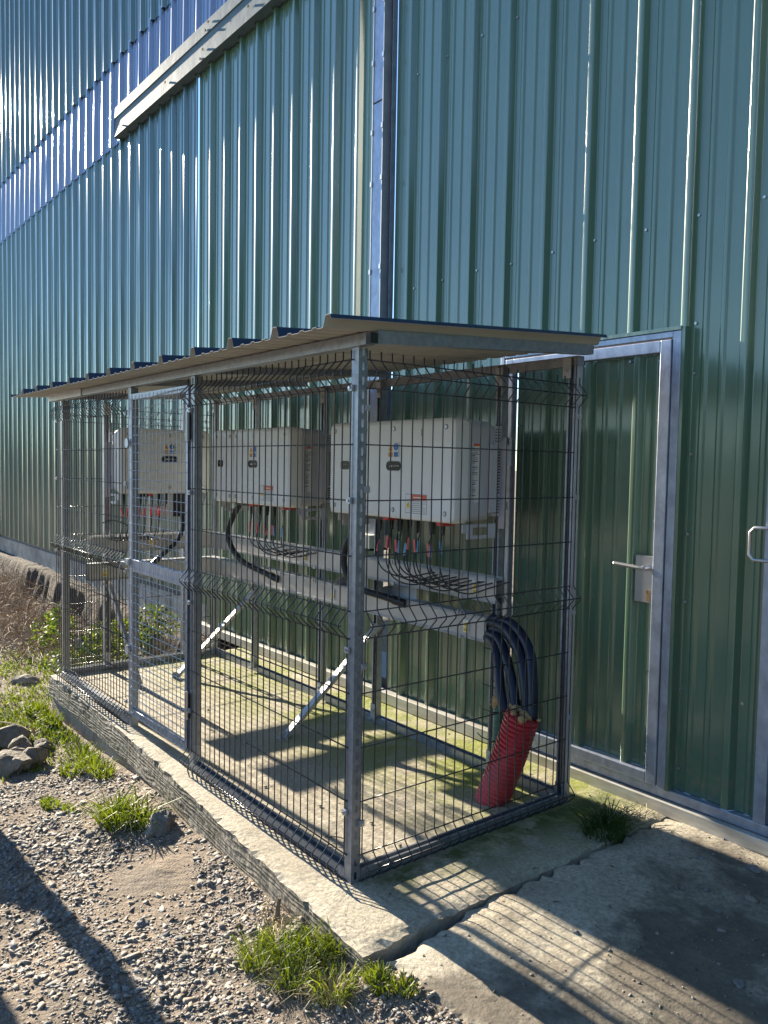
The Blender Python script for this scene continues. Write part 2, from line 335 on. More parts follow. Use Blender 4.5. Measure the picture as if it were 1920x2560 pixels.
def bsplit(mb, name, parent=None, tol=.003, **k):
    """one object per separate piece (islands closer than tol stay together)"""
    n = len(mb.v); par = list(range(n))
    def fd(a):
        while par[a] != a: par[a] = par[par[a]]; a = par[a]
        return a
    for f in mb.f:
        for q in f[1:]: par[fd(q)] = fd(f[0])
    bb = {}
    for i, v in enumerate(mb.v):
        r = fd(i); b = bb.setdefault(r, [list(v), list(v)])
        for a in range(3): b[0][a] = min(b[0][a], v[a]); b[1][a] = max(b[1][a], v[a])
    ks = list(bb); ch = True; g = {q: q for q in ks}
    def gf(a):
        while g[a] != a: a = g[a]
        return a
    while ch:
        ch = False; rs = [q for q in ks if gf(q) == q]
        for i, a in enumerate(rs):
            for b in rs[i+1:]:
                if gf(a) != a: break
                if gf(b) != b: continue
                A, B = bb[a], bb[b]
                if all(A[0][c]-tol <= B[1][c] and B[0][c]-tol <= A[1][c] for c in range(3)):
                    g[b] = a; ch = True
                    for c in range(3): A[0][c] = min(A[0][c], B[0][c]); A[1][c] = max(A[1][c], B[1][c])
    gr = {}
    for f, mi in zip(mb.f, mb.mi): gr.setdefault(gf(fd(f[0])), []).append((f, mi))
    out = []
    for fs in gr.values():
        m2 = MB(); used = sorted(set(q for f, _ in fs for q in f)); mp = {q: i for i, q in enumerate(used)}
        m2.v = [mb.v[q] for q in used]; m2.mats = list(mb.mats)
        for f, mi in fs: m2.f.append(tuple(mp[q] for q in f)); m2.mi.append(mi)
        out.append(m2.build(name, parent, **k))
    return out
def relall(os_, parent):
    for o in os_: rel(o, parent)
    return os_
def thing(name, label, cat, loc=(0, 0, 0), rz=0.0, group=None):
    o = bpy.data.objects.new(name, None); C.objects.link(o); o.location = loc; o.rotation_euler = (0, 0, rz)
    o.empty_display_size = 0.1
    return tag(o, label, cat, group)
def tag(o, label=None, cat=None, group=None, kind=None):
    if label: o['label'] = label
    if cat: o['category'] = cat
    if group: o['group'] = group
    if kind: o['kind'] = kind
    return o
def rel(o, parent):
    """world-coordinate mesh put under a thing whose origin is elsewhere"""
    bpy.context.view_layer.update()
    o.parent = parent; o.matrix_parent_inverse = parent.matrix_world.inverted(); return o
def curve_pts(pts, n=8):
    """Catmull-Rom through points"""
    P = [Vector(p) for p in pts]; P = [P[0]*2-P[1]] + P + [P[-1]*2-P[-2]]; out = []
    for i in range(1, len(P)-2):
        for k in range(n):
            t = k/n; a, b, c, d = P[i-1], P[i], P[i+1], P[i+2]
            out.append(0.5*((2*b)+(c-a)*t+(2*a-5*b+4*c-d)*t*t+(3*b-a-3*c+d)*t**3))
    out.append(P[-2]); return out
def text_mesh(txt, size, key, align='CENTER'):
    cu = bpy.data.curves.new('t', 'FONT'); cu.body = txt; cu.size = size; cu.align_x = align; cu.align_y = 'CENTER'
    o = bpy.data.objects.new('t', cu); C.objects.link(o)
    dg = bpy.context.evaluated_depsgraph_get(); me = bpy.data.meshes.new_from_object(o.evaluated_get(dg))
    vs = [v.co.copy() for v in me.vertices]; fs = [tuple(p.vertices) for p in me.polygons]
    bpy.data.objects.remove(o); bpy.data.meshes.remove(me); return vs, fs
def put_text(mb, txt, size, key, origin, ux, uy, align='CENTER'):
    vs, fs = text_mesh(txt, size, key, align); mb.m(key); o = Vector(origin); ux = Vector(ux); uy = Vector(uy)
    k = mb.pv([o+ux*v.x+uy*v.y for v in vs])
    for f in fs: mb.face(tuple(k+i for i in f))

def gnoise(x, y, s, seed=0.0): return noise.noise(Vector((x*s+seed, y*s-seed, seed*0.37)))
def sm(a, b, x):
    t = max(0.0, min(1.0, (x-a)/(b-a))); return t*t*(3-2*t)

# ------------------------------------------------------------------ terrain
WALL = 1.55
def height(x, y):
    z = float(np.interp(x, [-9, -3.7, -2.45, -1.9, -1.55, -1.0, -.5, 0, .35], [-.37, -.29, -.25, -.205, -.175, -.165, -.140, -.112, -.10])) - 0.5*sm(-9, -20, x)
    near = 1-sm(3, 12, abs(x+1))
    z += 0.018*gnoise(x, y, 2.3)*1.0 + 0.010*gnoise(x, y, 7, 3.1)*near + 0.005*gnoise(x, y, 21, 5.7)*near
    z += 0.02*sm(-0.35, -0.2, y)*(1-sm(-0.2, 0.1, y))*(1-sm(0.1, 0.5, x))            # soil heaped against the slab
    if x > -3.6 and y > 0.0 and x < 0.32: z = min(z, -0.19)
    if x > 0.20 and y > -0.8:
        kk = sm(0.30, 0.46, x)*sm(-0.45, -0.20, y)
        z = z*(1-kk)+(-0.035+0.014*gnoise(x, y, 16, 3)+0.010*gnoise(x, y, 34, 6))*kk
    if x > 0.30 and y > -0.10+.02*gnoise(x, 0, 9, 4): z = min(z, -0.19)
    if y > 0.7 and x < -3.55:                                                    # eroded bank below the foundation
        e = 0.07*gnoise(x, 0, 2.0, 9) + 0.05*gnoise(x, y, 5.0, 2)
        e += 0.035*gnoise(x, 0, 9, 5); k = sm(1.26+e, 1.38+e, y); top = -0.06 + 0.07*sm(-4, -10, x) + 0.03*gnoise(x, y, 3, 1)
        k *= sm(-3.55, -4.2, x)
        z = z*(1-k) + top*k + 0.03*gnoise(x*2.2, z*4, 3.3, 4)*k
    return z
def grid_obj(name, xs, ys, fn, key, kind=None, mfn=None, extra=()):
    nx, ny = len(xs), len(ys)
    v = [(x, y, fn(x, y)) for y in ys for x in xs]
    f = [(j*nx+i, j*nx+i+1, (j+1)*nx+i+1, (j+1)*nx+i) for j in range(ny-1) for i in range(nx-1)]
    me = bpy.data.meshes.new(name); me.from_pydata(v, [], f); me.materials.append(MT[key])
    for e in extra: me.materials.append(MT[e])
    if mfn:
        me.polygons.foreach_set('material_index', [mfn(*[sum(v[q][a] for q in p)/4 for a in (0, 1, 2)]) for p in f])
    me.polygons.foreach_set('use_smooth', [True]*len(f)); me.update()
    o = bpy.data.objects.new(name, me); C.objects.link(o)
    if kind: o['kind'] = kind
    return o
far = [-400, -150, -60, -30, -18, -13, -11]
xs = far + list(np.arange(-10, -3.6, 0.07)) + list(np.arange(-3.6, 1.4, 0.03)) + [1.6, 2, 3, 5, 9, 15, 30, 60, 150, 400]
ys = [-400, -150, -60, -30, -15, -8, -5, -3.5, -2.5, -2] + list(np.arange(-1.7, 1.2, 0.03)) + list(np.arange(1.2, 1.5, 0.012)) + [1.52, 1.6, 1.7] + [2, 3, 6, 20, 100, 400]
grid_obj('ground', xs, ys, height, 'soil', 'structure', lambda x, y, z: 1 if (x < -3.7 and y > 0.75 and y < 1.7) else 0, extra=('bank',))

# slab with rough edges
def slab(name, x0, x1, yf, yb, topf, depth, key, step=0.025, jag=0.0035, sidekey='board', cut=None, rightkey=None):
    nx = int((x1-x0)/step)+1; ny = int((yb-min(yf(x0), yf(x1)))/step)+1
    vs, fs, mi = [], [], []
    for j in range(ny):
        t = j/(ny-1)
        for i in range(nx):
            s_ = i/(nx-1); x = x0+(x1-x0)*s_; y = yf(x)+(yb-yf(x))*t
            ex = min(i, nx-1-i); ey = j
            if i == 0: x += jag*gnoise(y, 0, 14, 2)*2
            if i == nx-1: x += cut(y) if cut else jag*gnoise(y, 0, 14, 3)*2
            if j == 0: y += jag*(gnoise(x, 0, 3, 4)*2.0+gnoise(x, 0, 30, 6)*.5)+.016*max(0, gnoise(x, 0, 13, 9)-.22)*2
            z = topf(x, y) + 0.0022*gnoise(x, y, 9, 1)+0.0015*gnoise(x, y, 30, 2)
            if ex == 0 or ey == 0: z -= 0.006+0.014*abs(gnoise(x, y, 20, 7))+.03*max(0, gnoise(x, y, 11, 9)-.15)
            elif ex == 1 or ey == 1: z -= 0.003+0.003*abs(gnoise(x, y, 20, 8))
            vs.append((x, y, z))
    for j in range(ny-1):
        for i in range(nx-1):
            fs.append((j*nx+i, j*nx+i+1, (j+1)*nx+i+1, (j+1)*nx+i)); mi.append(0)
    ring = [i for i in range(nx)] + [j*nx+nx-1 for j in range(1, ny)] + [(ny-1)*nx+i for i in range(nx-2, -1, -1)] + [j*nx for j in range(ny-2, 0, -1)]
    prev = ring; nr = 5
    for k in range(1, nr+1):
        cur = []
        for q in ring:
            a = vs[q]; zz = a[2] + (-depth-a[2])*k/nr
            o = 0.003*gnoise(a[0]+a[1], zz, 7, 3)
            fy = a[1]+o
            if a[1] < yf(a[0])+.05 and prev is ring: fy = yf(a[0])+.001
            elif a[1] < yf(a[0])+.05: fy = yf(a[0])+o*.3
            cur.append(len(vs)); vs.append((a[0], fy, zz))
        for t in range(len(ring)):
            t2 = (t+1) % len(ring); fs.append((prev[t], cur[t], cur[t2], prev[t2])); mi.append(2 if (rightkey and nx-1 <= t < nx-1+ny) else 1)
        prev = cur
    me = bpy.data.meshes.new(name); me.from_pydata(vs, [], fs); me.materials.append(MT[key]); me.materials.append(MT[sidekey]); me.materials.append(MT[rightkey or sidekey])
    me.polygons.foreach_set('material_index', mi); me.update()
    o = bpy.data.objects.new(name, me); C.objects.link(o); o['kind'] = 'structure'; return o
def yfront(x): return float(np.interp(x, [-3.62, -2.6, -2.0, -1.2, -.33, .40], [-.045, -.052, -.067, -.116, -.170, -.219]))
def cutr(y): return 0.006*gnoise(y, 0, 5, 3)+0.008*gnoise(y, 0, 17, 5)+0.004*gnoise(y, 0, 50, 5)+.012*(1-sm(-.2, .1, y))
slab('concrete_slab', -3.62, 0.350, yfront, 1.60, lambda x, y: 0.0, 0.155, 'slab', cut=cutr, rightkey='found')
# recessed lower pour under the boarded edge
mb = MB().m('found'); L0 = [(x, yfront(x)+.014) for x in (-3.60, -3.0, -2.6, -2.0, -1.6, -1.2, -.8, -.33, .0, .31)]
for a, b in zip(L0[:-1], L0[1:]): mb.quad((a[0], a[1], -0.5), (b[0], b[1], -0.5), (b[0], b[1], -0.15), (a[0], a[1], -0.15))
mb.quad((-3.60, 1.55, -0.5), (-3.60, -0.03, -0.5), (-3.60, -0.03, -0.15), (-3.60, 1.55, -0.15))
mb.quad((0.31, -0.2, -0.5), (0.31, 1.55, -0.5), (0.31, 1.55, -0.15), (0.31, -0.2, -0.15))
o = mb.build('slab_footing'); o['kind'] = 'structure'
def zlow(x, y): return -0.022+0.016*sm(0.0, 0.5, y) + 0.014*sm(0.5, 1.0, x)*gnoise(x, y, 3, 2)
mbx = slab('concrete_apron', 0.392, 3.6, lambda x: -0.135-0.02*x, 1.60, zlow, 0.30, 'slab2', jag=0.02,
     sidekey='found')
me = mbx.data
for v in me.vertices:
    if v.co.x < 0.42:
        k_ = 1-max(0, v.co.x-.40)/.02
        v.co.x += k_*(0.006*gnoise(v.co.y, 0, 7, 3)+0.007*gnoise(v.co.y, 0, 19, 9)+.004*gnoise(v.co.y, 0, 55, 2) - 0.031*sm(0.05, 0.42, v.co.y) + 0.016*(1-sm(-0.14, 0.03, v.co.y)))

# ------------------------------------------------------------------ gravel, one mesh of crushed stones (nobody could count it)
def ico():
    t = (1+5**.5)/2
    v = np.array([(-1,t,0),(1,t,0),(-1,-t,0),(1,-t,0),(0,-1,t),(0,1,t),(0,-1,-t),(0,1,-t),(t,0,-1),(t,0,1),(-t,0,-1),(-t,0,1)], float)
    v /= np.linalg.norm(v[0])
    f = np.array([(0,11,5),(0,5,1),(0,1,7),(0,7,10),(0,10,11),(1,5,9),(5,11,4),(11,10,2),(10,7,6),(7,1,8),(3,9,4),(3,4,2),(3,2,6),(3,6,8),(3,8,9),(4,9,5),(2,4,11),(6,2,10),(8,6,7),(9,8,1)])
    return v, f
IV, IF = ico()
CUBE = np.array([(-1,-1,-1),(1,-1,-1),(1,1,-1),(-1,1,-1),(-1,-1,1),(1,-1,1),(1,1,1),(-1,1,1)], float)*0.75
CF = np.array([(0,2,1),(0,3,2),(4,5,6),(4,6,7),(0,1,5),(0,5,4),(1,2,6),(1,6,5),(2,3,7),(2,7,6),(3,0,4),(3,4,7)])
def stones(name, spots, key):
    V, F = [], []; k = 0
    for (x, y, z, s) in spots:
        if rng.random() < 0.8: bv, bf = CUBE, CF
        else: bv, bf = IV, IF
        v = bv*(1+rng.uniform(-0.5, 0.5, bv.shape)); v = v*np.array([rng.uniform(0.8, 1.5), rng.uniform(0.5, 0.95), rng.uniform(0.16, 0.42)])*s
        a, b, c = rng.uniform(0, 6.28), rng.normal(0, 0.35), rng.normal(0, 0.35)
        Rz = np.array([[math.cos(a), -math.sin(a), 0], [math.sin(a), math.cos(a), 0], [0, 0, 1]])
        Rx = np.array([[1, 0, 0], [0, math.cos(b), -math.sin(b)], [0, math.sin(b), math.cos(b)]])
        Ry = np.array([[math.cos(c), 0, math.sin(c)], [0, 1, 0], [-math.sin(c), 0, math.cos(c)]])
        v = v@(Rx@Ry).T@Rz.T + np.array([x, y, z])
        V.append(v); F.append(bf+k); k += len(v)
    V = np.concatenate(V); F = np.concatenate(F)
    me = bpy.data.meshes.new(name); me.vertices.add(len(V)); me.vertices.foreach_set('co', V.ravel())
    me.loops.add(F.size); me.loops.foreach_set('vertex_index', F.ravel().astype(np.int32))
    me.polygons.add(len(F)); me.polygons.foreach_set('loop_start', np.arange(0, F.size, 3, dtype=np.int32)); me.polygons.foreach_set('loop_total', np.full(len(F), 3, dtype=np.int32))
    me.materials.append(MT[key]); me.update(); me.validate()
    o = bpy.data.objects.new(name, me); C.objects.link(o); return o
sp = []
while len(sp) < 36000:
    x = rng.uniform(-3.0, 0.9); y = rng.uniform(-1.55, -0.05)
    yf_ = yfront(min(x, 0.33))
    if y > yf_-0.01 and x < 0.36: continue
    if x > 0.34 and y > -0.14: continue
    dens = 0.42+1.1*gnoise(x, y, 2.1, 3)+0.35*gnoise(x, y, 6, 8)+0.30*sm(-1.2, 0, x)
    dens -= 0.7*math.exp(-((x+0.75)**2/0.05+(y+0.42)**2/0.02))
    dens *= 1-0.9*sm(-0.25, 0.05, x)*sm(-0.62, -0.35, y)
    if x < -2.2: dens *= 1-sm(-2.2, -2.9, x)
    if rng.random() > dens: continue
    s = min(0.019, 0.0022+rng.exponential(0.0030))
    sp.append((x, y, height(x, y)+s*0.04, s))
o = stones('gravel', sp, 'stone'); tag(o, 'grey crushed stone gravel scattered over the soil in front of the slab', 'gravel', kind='stuff')
sp = []
for _ in range(700):
    x = rng.uniform(0.45, 1.6); y = rng.uniform(-0.05, 1.5)
    if rng.random() > 0.25+0.75*sm(0.5, 0.9, x): continue
    s = min(0.010, 0.0018+rng.exponential(0.0018)); sp.append((x, y, zlow(x, y)+s*0.25, s))
for _ in range(260):
    x = rng.uniform(-3.4, 0.3); y = rng.uniform(-0.15, 1.5); s = min(0.006, 0.0015+rng.exponential(0.0015)); 
    if y > yfront(x)+0.02: sp.append((x, y, 0.001, s))
for _ in range(1500):
    x = rng.uniform(0.05, 0.75); y = rng.uniform(-0.42, -0.12); s = min(0.012, 0.003+rng.exponential(0.003)); sp.append((x, y, max(height(x, y), -0.17)+s*0.2, s))
o = stones('grit', sp, 'stone'); tag(o, 'fine grit and crumbs scattered on the concrete', 'grit', kind='stuff')

def rock(x, y, z, sx, sy, sz, label, group=None, key='rock', seed=0, cat='rock', name='rock'):
    import bmesh
    bm = bmesh.new(); bmesh.ops.create_icosphere(bm, subdivisions=3, radius=1)
    for v in bm.verts:
        p = v.co.copy()
        d = 1+0.42*noise.noise(p*1.3+Vector((seed, seed*2, 0)))+0.16*noise.noise(p*3.1+Vector((seed*3, 0, 1)))+0.05*noise.noise(p*9)
        q = p*d
        for nx_, c in ((Vector((0.6, 0.3, 0.75)), 0.72), (Vector((-0.7, -0.5, 0.5)), 0.70), (Vector((0.2, -0.9, 0.3)), 0.68)):
            nn = (nx_+Vector((math.sin(seed), math.cos(seed*2), 0))*0.3).normalized(); e = q.dot(nn)-c
            if e > 0: q -= nn*e*0.85
        v.co = Vector((q.x*sx, q.y*sy, q.z*sz))
    me = bpy.data.meshes.new(name); bm.to_mesh(me); bm.free(); me.materials.append(MT[key])
    for p in me.polygons: p.use_smooth = False
    o = bpy.data.objects.new(name, me); C.objects.link(o); o.location = (x, y, z); o.rotation_euler = (0, 0, seed*1.7)
    return tag(o, label, cat, group)
RK = 'rocks heaped at the left edge of the gravel'
zr = -0.25
rock(-3.02, -0.43, zr+.035, .115, .09, .075, 'brown rock at the back of the small heap beside the grass', RK, seed=1)
rock(-2.86, -0.425, zr+.03, .085, .07, .055, 'middle pale rock of the heap, in front of the brown one', RK, seed=2)
rock(-2.72, -0.50, zr+.02, .10, .07, .05, 'low flat buff rock in the heap, behind the two front rocks', RK, seed=3)
rock(-2.53, -0.565, zr+.04, .115, .09, .075, 'biggest rock of the heap, cut off by the left frame edge', RK, seed=4.3)
rock(-2.58, -0.425, zr+.04, .08, .07, .07, 'rounded front right rock of the heap beside the grass', RK, seed=5)
rock(-2.82, -0.30, zr+.01, .07, .05, .04, 'small flat rock behind the heap, half sunk in grass', RK, seed=6)
rock(-1.17, -0.245, -.14, .10, .065, .055, 'grey pointed stone against the slab beside the big grass tuft', None, 'rockgrey', seed=7, cat='stone')
rock(-4.60, 0.05, -0.30, .12, .09, .06, 'brown stone lying in the grass left of the cage', None, seed=8)
rock(-4.65, -0.20, -0.31, .14, .09, .06, 'dark stone in the grass at the left frame edge', None, seed=9)
rock(-4.75, 0.62, -0.10, .13, .12, .12, 'pale boulder among the brambles behind the cage', None, seed=10.4)
rock(-4.15, 0.95, -0.02, .10, .10, .10, 'second pale boulder under the foundation edge behind the gate', None, seed=12.1)
for i, (x, y, s, lb) in enumerate(((0.737, 0.972, .014, 'pale oval pebble on the dark dirt, left of the brown stone'), (0.80, 1.03, .014, 'thin grey chip between the oval pebble and the brown stone'),
        (0.93, 1.10, .028, 'brown fist sized stone on the dark dirt'), (0.655, 1.24, .016, 'flat grey chip by the sunlit strip below the wall'),
        (0.83, 1.32, .028, 'flat light flake near the right frame edge'), (0.90, 0.93, .014, 'small pale pebble pair below the brown stone'),
        (0.68, 0.43, .012, 'light pebble at the edge of the long shadow'), (1.15, 0.60, .022, 'long light chip at the bottom right'))):
    rock(x, y, zlow(x, y)+s*0.2, s, s*0.75, s*0.45, lb, 'loose stones on the concrete apron', 'rockgrey' if i != 2 else 'rock', seed=20+i, cat='stone', name='stone')
rock(0.02, -0.255, -0.10, .10, .06, .05, 'crumbled buff stone among dry stems at the slab edge', None, 'rock', seed=31, cat='stone', name='stone')
rock(-0.42, -0.62, -0.135, .035, .03, .02, 'square grey stone lying on the gravel, larger than its neighbours', None, 'rockgrey', seed=33, cat='stone', name='stone')

# ------------------------------------------------------------------ grass and plants
def blades(mb, cx, cy, z, rx, ry, n, h, lean=0.5, w=0.0035, zf=None, dirb=(0, 0)):
    for _ in range(n):
        r = math.sqrt(random.random()); a = random.uniform(0, 6.283)
        x = cx+rx*r*math.cos(a); y = cy+ry*r*math.sin(a); zz = zf(x, y) if zf else z
        hh = h*random.uniform(0.45, 1.15)*(1-0.35*r); l = lean*random.uniform(0.2, 1.3)*hh
        da = a+random.gauss(0, 0.9); dx, dy = math.cos(da)*l+dirb[0]*hh, math.sin(da)*l+dirb[1]*hh
        wa = random.uniform(0, 6.283); ww = w*random.uniform(0.6, 1.3); wx, wy = math.cos(wa)*ww, math.sin(wa)*ww
        k = mb.pv([(x-wx, y-wy, zz-0.01), (x+wx, y+wy, zz-0.01), (x+dx*.3+wx*.9, y+dy*.3+wy*.9, zz+hh*.55), (x+dx*.3-wx*.9, y+dy*.3-wy*.9, zz+hh*.55),
                   (x+dx*.72+wx*.5, y+dy*.72+wy*.5, zz+hh*.88), (x+dx*.72-wx*.5, y+dy*.72-wy*.5, zz+hh*.88), (x+dx*1.25, y+dy*1.25, zz+hh*(1.0-0.35*lean))])
        mb.face((k, k+1, k+2, k+3)); mb.face((k+3, k+2, k+4, k+5)); mb.face((k+5, k+4, k+6))
def tuft(spots, label, key='grass', group=None, n=260, h=0.12, w=0.0035, lean=0.6, loc=None, straw=0.0):
    mb = MB().m(key)
    for (x, y, rx, ry, k) in spots: blades(mb, x, y, -0.165, rx, ry, int(n*k*(1-straw)), h, lean, w, zf=height if loc is None else (lambda a, b: loc))
    if straw:
        mb.m('straw')
        for (x, y, rx, ry, k) in spots: blades(mb, x, y, -0.165, rx, ry, int(n*k*straw), h*0.75, lean*1.4, w*0.7, zf=height if loc is None else (lambda a, b: loc))
    return tag(mb.build('grass_tuft'), label, 'grass tuft', group)
tuft([(-1.36, -0.38, .13, .07, 1.3), (-1.27, -0.29, .10, .05, .9), (-1.45, -0.36, .06, .05, .4)], 'long bladed grass tuft growing from the gravel beside the grey pointed stone', n=110, h=0.145, lean=1.45, w=0.0040, straw=.1)
tuft([(0.10, -0.345, .10, .05, 1), (0.16, -0.27, .07, .05, .9), (0.21, -0.21, .035, .03, .4), (0.06, -0.42, .07, .05, .5)], 'bright fine grass clump growing under the near corner of the slab', n=360, h=0.115, w=0.0021, lean=1.0, straw=0.2)
tuft([(0.36, -0.33, .08, .05, 1), (0.24, -0.40, .05, .04, .6)], 'straggly grass with straw at the bottom edge of the photo', n=330, h=0.10, w=0.0022, lean=1.2, straw=0.55)
tuft([(0.47, -0.225, .07, .035, 1), (0.54, -0.19, .04, .03, .5)], 'thin green grass by the dirt under the apron corner', n=260, h=0.055, w=0.0022, lean=0.8, straw=0.2)
tuft([(0.290, -0.165, .02, .02, 1)], 'few thin blades sprouting at the mouth of the crack', n=34, h=0.075, w=0.002, lean=1.0, straw=0.25)
tuft([(0.30, 1.10, .07, .09, 1), (0.26, 1.18, .05, .05, .5)], 'dark grass tuft in the shaded joint near the door', 'grass_dk', n=190, h=0.13, w=0.0026, lean=1.5, loc=-0.01)
tuft([(-2.15, -0.20, .20, .07, 1), (-2.50, -0.18, .16, .06, .8), (-2.25, -0.31, .12, .05, .5)], 'leafy grass patch against the slab face beside the rocks', n=190, h=0.09, w=0.0038, lean=1.1, straw=.15)
tuft([(-3.55, -0.15, .16, .06, 1), (-3.25, -0.14, .18, .05, .6)], 'yellow green grass along the far end of the slab face', n=420, h=0.12, w=0.0038, lean=0.6)
tuft([(-1.80, -0.55, .10, .04, .8), (-1.66, -0.50, .05, .03, .3)], 'small bright sprig of short grass in the gravel', n=160, h=0.045, w=0.003, lean=0.8)
mb = MB().m('grass')
for i in range(34000):
    x = -2.35-abs(rng.normal(0, 1.9)); y = rng.uniform(-0.95, 1.15)
    if x < -9: continue
    if x > -3.66 and y > -0.07: continue
    d = 0.5+1.0*gnoise(x, y, 1.5, 6)
    if x > -2.9: d *= sm(-2.2, -2.9, x)
    if random.random() > d: continue
    hz = 0.035+0.05*max(0, gnoise(x, y, 1.2, 2)+0.3)
    mb.m('grass' if random.random() < .72 else ('straw' if random.random() < .5 else 'grass_dk'))
    blades(mb, x, y, 0, .01, .01, 1, hz, 0.9, 0.004, zf=height)
tag(mb.build('grass'), 'short rough grass covering the ground left of the slab', 'grass', kind='stuff')

def leafcloud(mb, c, rad, n, size, key, zf=None):
    mb.m(key)
    for _ in range(n):
        while True:
            p = Vector((random.uniform(-1, 1), random.uniform(-1, 1), random.uniform(-1, 1)))
            if 0.25 < p.length < 1: break
        if noise.noise(p*2.2+Vector(c)) < -0.12: continue
        q = Vector((c[0]+p.x*rad[0], c[1]+p.y*rad[1], c[2]+p.z*rad[2]))
        if q.z < height(q.x, q.y): continue
        a = Vector((random.gauss(0, 1), random.gauss(0, 1), random.gauss(0, .5))).normalized(); b = a.cross(Vector((random.gauss(0, 1), random.gauss(0, 1), random.gauss(0, 1)))).normalized()
        s = size*random.uniform(0.6, 1.4)
        k = mb.pv([q-a*s, q+b*s*.5, q+a*s, q-b*s*.5]); mb.face((k, k+1, k+2)); mb.face((k, k+2, k+3))
def bush(c, rad, n, size, label, k1='leaf', k2='leafdk', group=None, name='bush', ns=9):
    t = thing(name, label, 'bush', (c[0], c[1], height(c[0], c[1])), group=group)
    mb = MB(); leafcloud(mb, c, rad, int(n*.65), size, k1); leafcloud(mb, c, rad, int(n*.35), size, k2); rel(mb.build('foliage'), t)
    mb = MB().m('twig'); z0 = height(c[0], c[1])
    for i in range(ns):
        a = random.uniform(0, 6.28); e = Vector((c[0]+math.cos(a)*rad[0]*.8, c[1]+math.sin(a)*rad[1]*.8, c[2]+random.uniform(-.3, .9)*rad[2]))
        m_ = Vector((c[0]+math.cos(a)*rad[0]*.3, c[1]+math.sin(a)*rad[1]*.3, c[2]+rad[2]*.4))
        mb.tube(curve_pts([(c[0], c[1], z0-.02), m_, e], 4), 0.003, 4, False)
    rel(mb.build('stems'), t); return t
bush((-4.15, 0.62, 0.05), (.28, .30, .20), 2300, .018, 'sunlit yellow green bramble seen through the gate mesh')
bush((-4.3, 1.02, 0.14), (.26, .20, .17), 1100, .018, 'bramble climbing the bank under the foundation behind the gate')
bush((-3.98, 0.22, -0.05), (.22, .24, .15), 1300, .016, 'low leafy weeds just outside the far mesh panel')
bush((-5.5, 0.50, -0.14), (.24, .2, .10), 380, .020, 'low bramble left of the boulder behind the cage')
bush((-4.5, 0.30, 0.22), (.12, .10, .14), 340, .016, 'upright sprig with yellow leaves beside the leaning brace')
bush((-6.3, 0.75, -0.18), (.30, .22, .14), 900, .02, 'green ivy patch at the foot of the earth bank', 'leaf', 'leafdk')
def drybrush(cx, cy, rx, ry, n, h, label):
    mb = MB().m('twig')
    for i in range(n):
        x = cx+random.uniform(-rx, rx); y = cy+random.uniform(-ry, ry); z = height(x, y)
        a = random.uniform(0, 6.28); l = random.uniform(.15, .55); hh = random.uniform(.3, 1)*h
        mb.tube(curve_pts([(x, y, z-.02), (x+math.cos(a)*l*.3, y+math.sin(a)*l*.3, z+hh), (x+math.cos(a)*l*.8, y+math.sin(a)*l*.8, z+hh*.8), (x+math.cos(a+.5)*l*1.2, y+math.sin(a+.5)*l*1.2, z+hh*.25)], 4), random.uniform(.0015, .0045), 3, False)
    return tag(mb.build('dry_bramble'), label, 'dry brush')
drybrush(-7.4, 0.55, 1.1, .45, 420, .26, 'tangle of dead brown stems below the earth bank at the left edge')
drybrush(-9.6, 0.85, 1.2, .4, 300, .4, 'dead grey stems hanging on the bank at the far left')
drybrush(-5.9, 0.6, .6, .4, 170, .18, 'thin dead bramble stems between ivy and cage')
drybrush(-3.95, 1.33, .25, .15, 90, .14, 'dry reddish grass stems in the corner under the wall rail')
# dead plant at slab edge
mb = MB().m('straw')
for i in range(70):
    x = -0.06+random.gauss(0, .06); y = -0.255+random.gauss(0, .03); z = height(x, y); a = random.uniform(0, 6.28); l = random.uniform(.03, .09)
    mb.tube(curve_pts([(x, y, z), (x+math.cos(a)*l*.5, y+math.sin(a)*l*.5, z+random.uniform(.01, .05)), (x+math.cos(a+.7)*l, y+math.sin(a+.7)*l, z+random.uniform(0, .03))], 4), .0018, 4, False)
mb.m('bark').tube(curve_pts([(-0.10, -0.245, -.15), (-0.095, -0.25, -.08), (-0.10, -0.245, -.045), (-0.098, -0.24, -.015)], 4), .008, 6, True, [.010]*9+[.008]*4)
tag(mb.build('dead_plant'), 'dead stump and curled dry stems against the boarded slab face', 'dead plant')
mb = MB().m('twig').tube(curve_pts([(-0.10, -0.56, -.115), (0.02, -0.48, -.09), (0.12, -0.39, -.085), (0.17, -0.35, -.10)], 5), .0025, 4)
tag(mb.build('dry_stalk'), 'single long dry stalk lying over the gravel', 'stalk')
mb = MB().m('twig').tube(curve_pts([(-3.5, -0.43, -.24), (-3.25, -0.36, -.21), (-3.1, -0.32, -.22), (-3.08, -0.33, -.27)], 5), .006, 5)
tag(mb.build('stick'), 'crooked brown stick lying on the grass above the rocks', 'stick')
mb = MB().m('straw')
for _ in range(60):
    x = .30+random.gauss(0, .05); y = 1.30+random.gauss(0, .04); a = random.uniform(0, 6.28); l = random.uniform(.03, .10)
    mb.tube([(x, y, .004+random.uniform(0, .01)), (x+math.cos(a)*l, y+math.sin(a)*l, .006+random.uniform(0, .05))], .0015, 4, False)
mb.m('foam')
for i in range(14):
    x = .22+random.gauss(0, .05); y = 1.26+random.gauss(0, .04); s = .012; k = mb.pv([(x-s, y-s*.6, .004), (x+s, y-s, .01), (x+s*.8, y+s, .005), (x-s, y+s*.7, .016)]); mb.face((k, k+1, k+2, k+3))
tag(mb.build('dry_litter'), 'dry straw and leaf scraps on the sunlit concrete by the cage corner', 'litter')
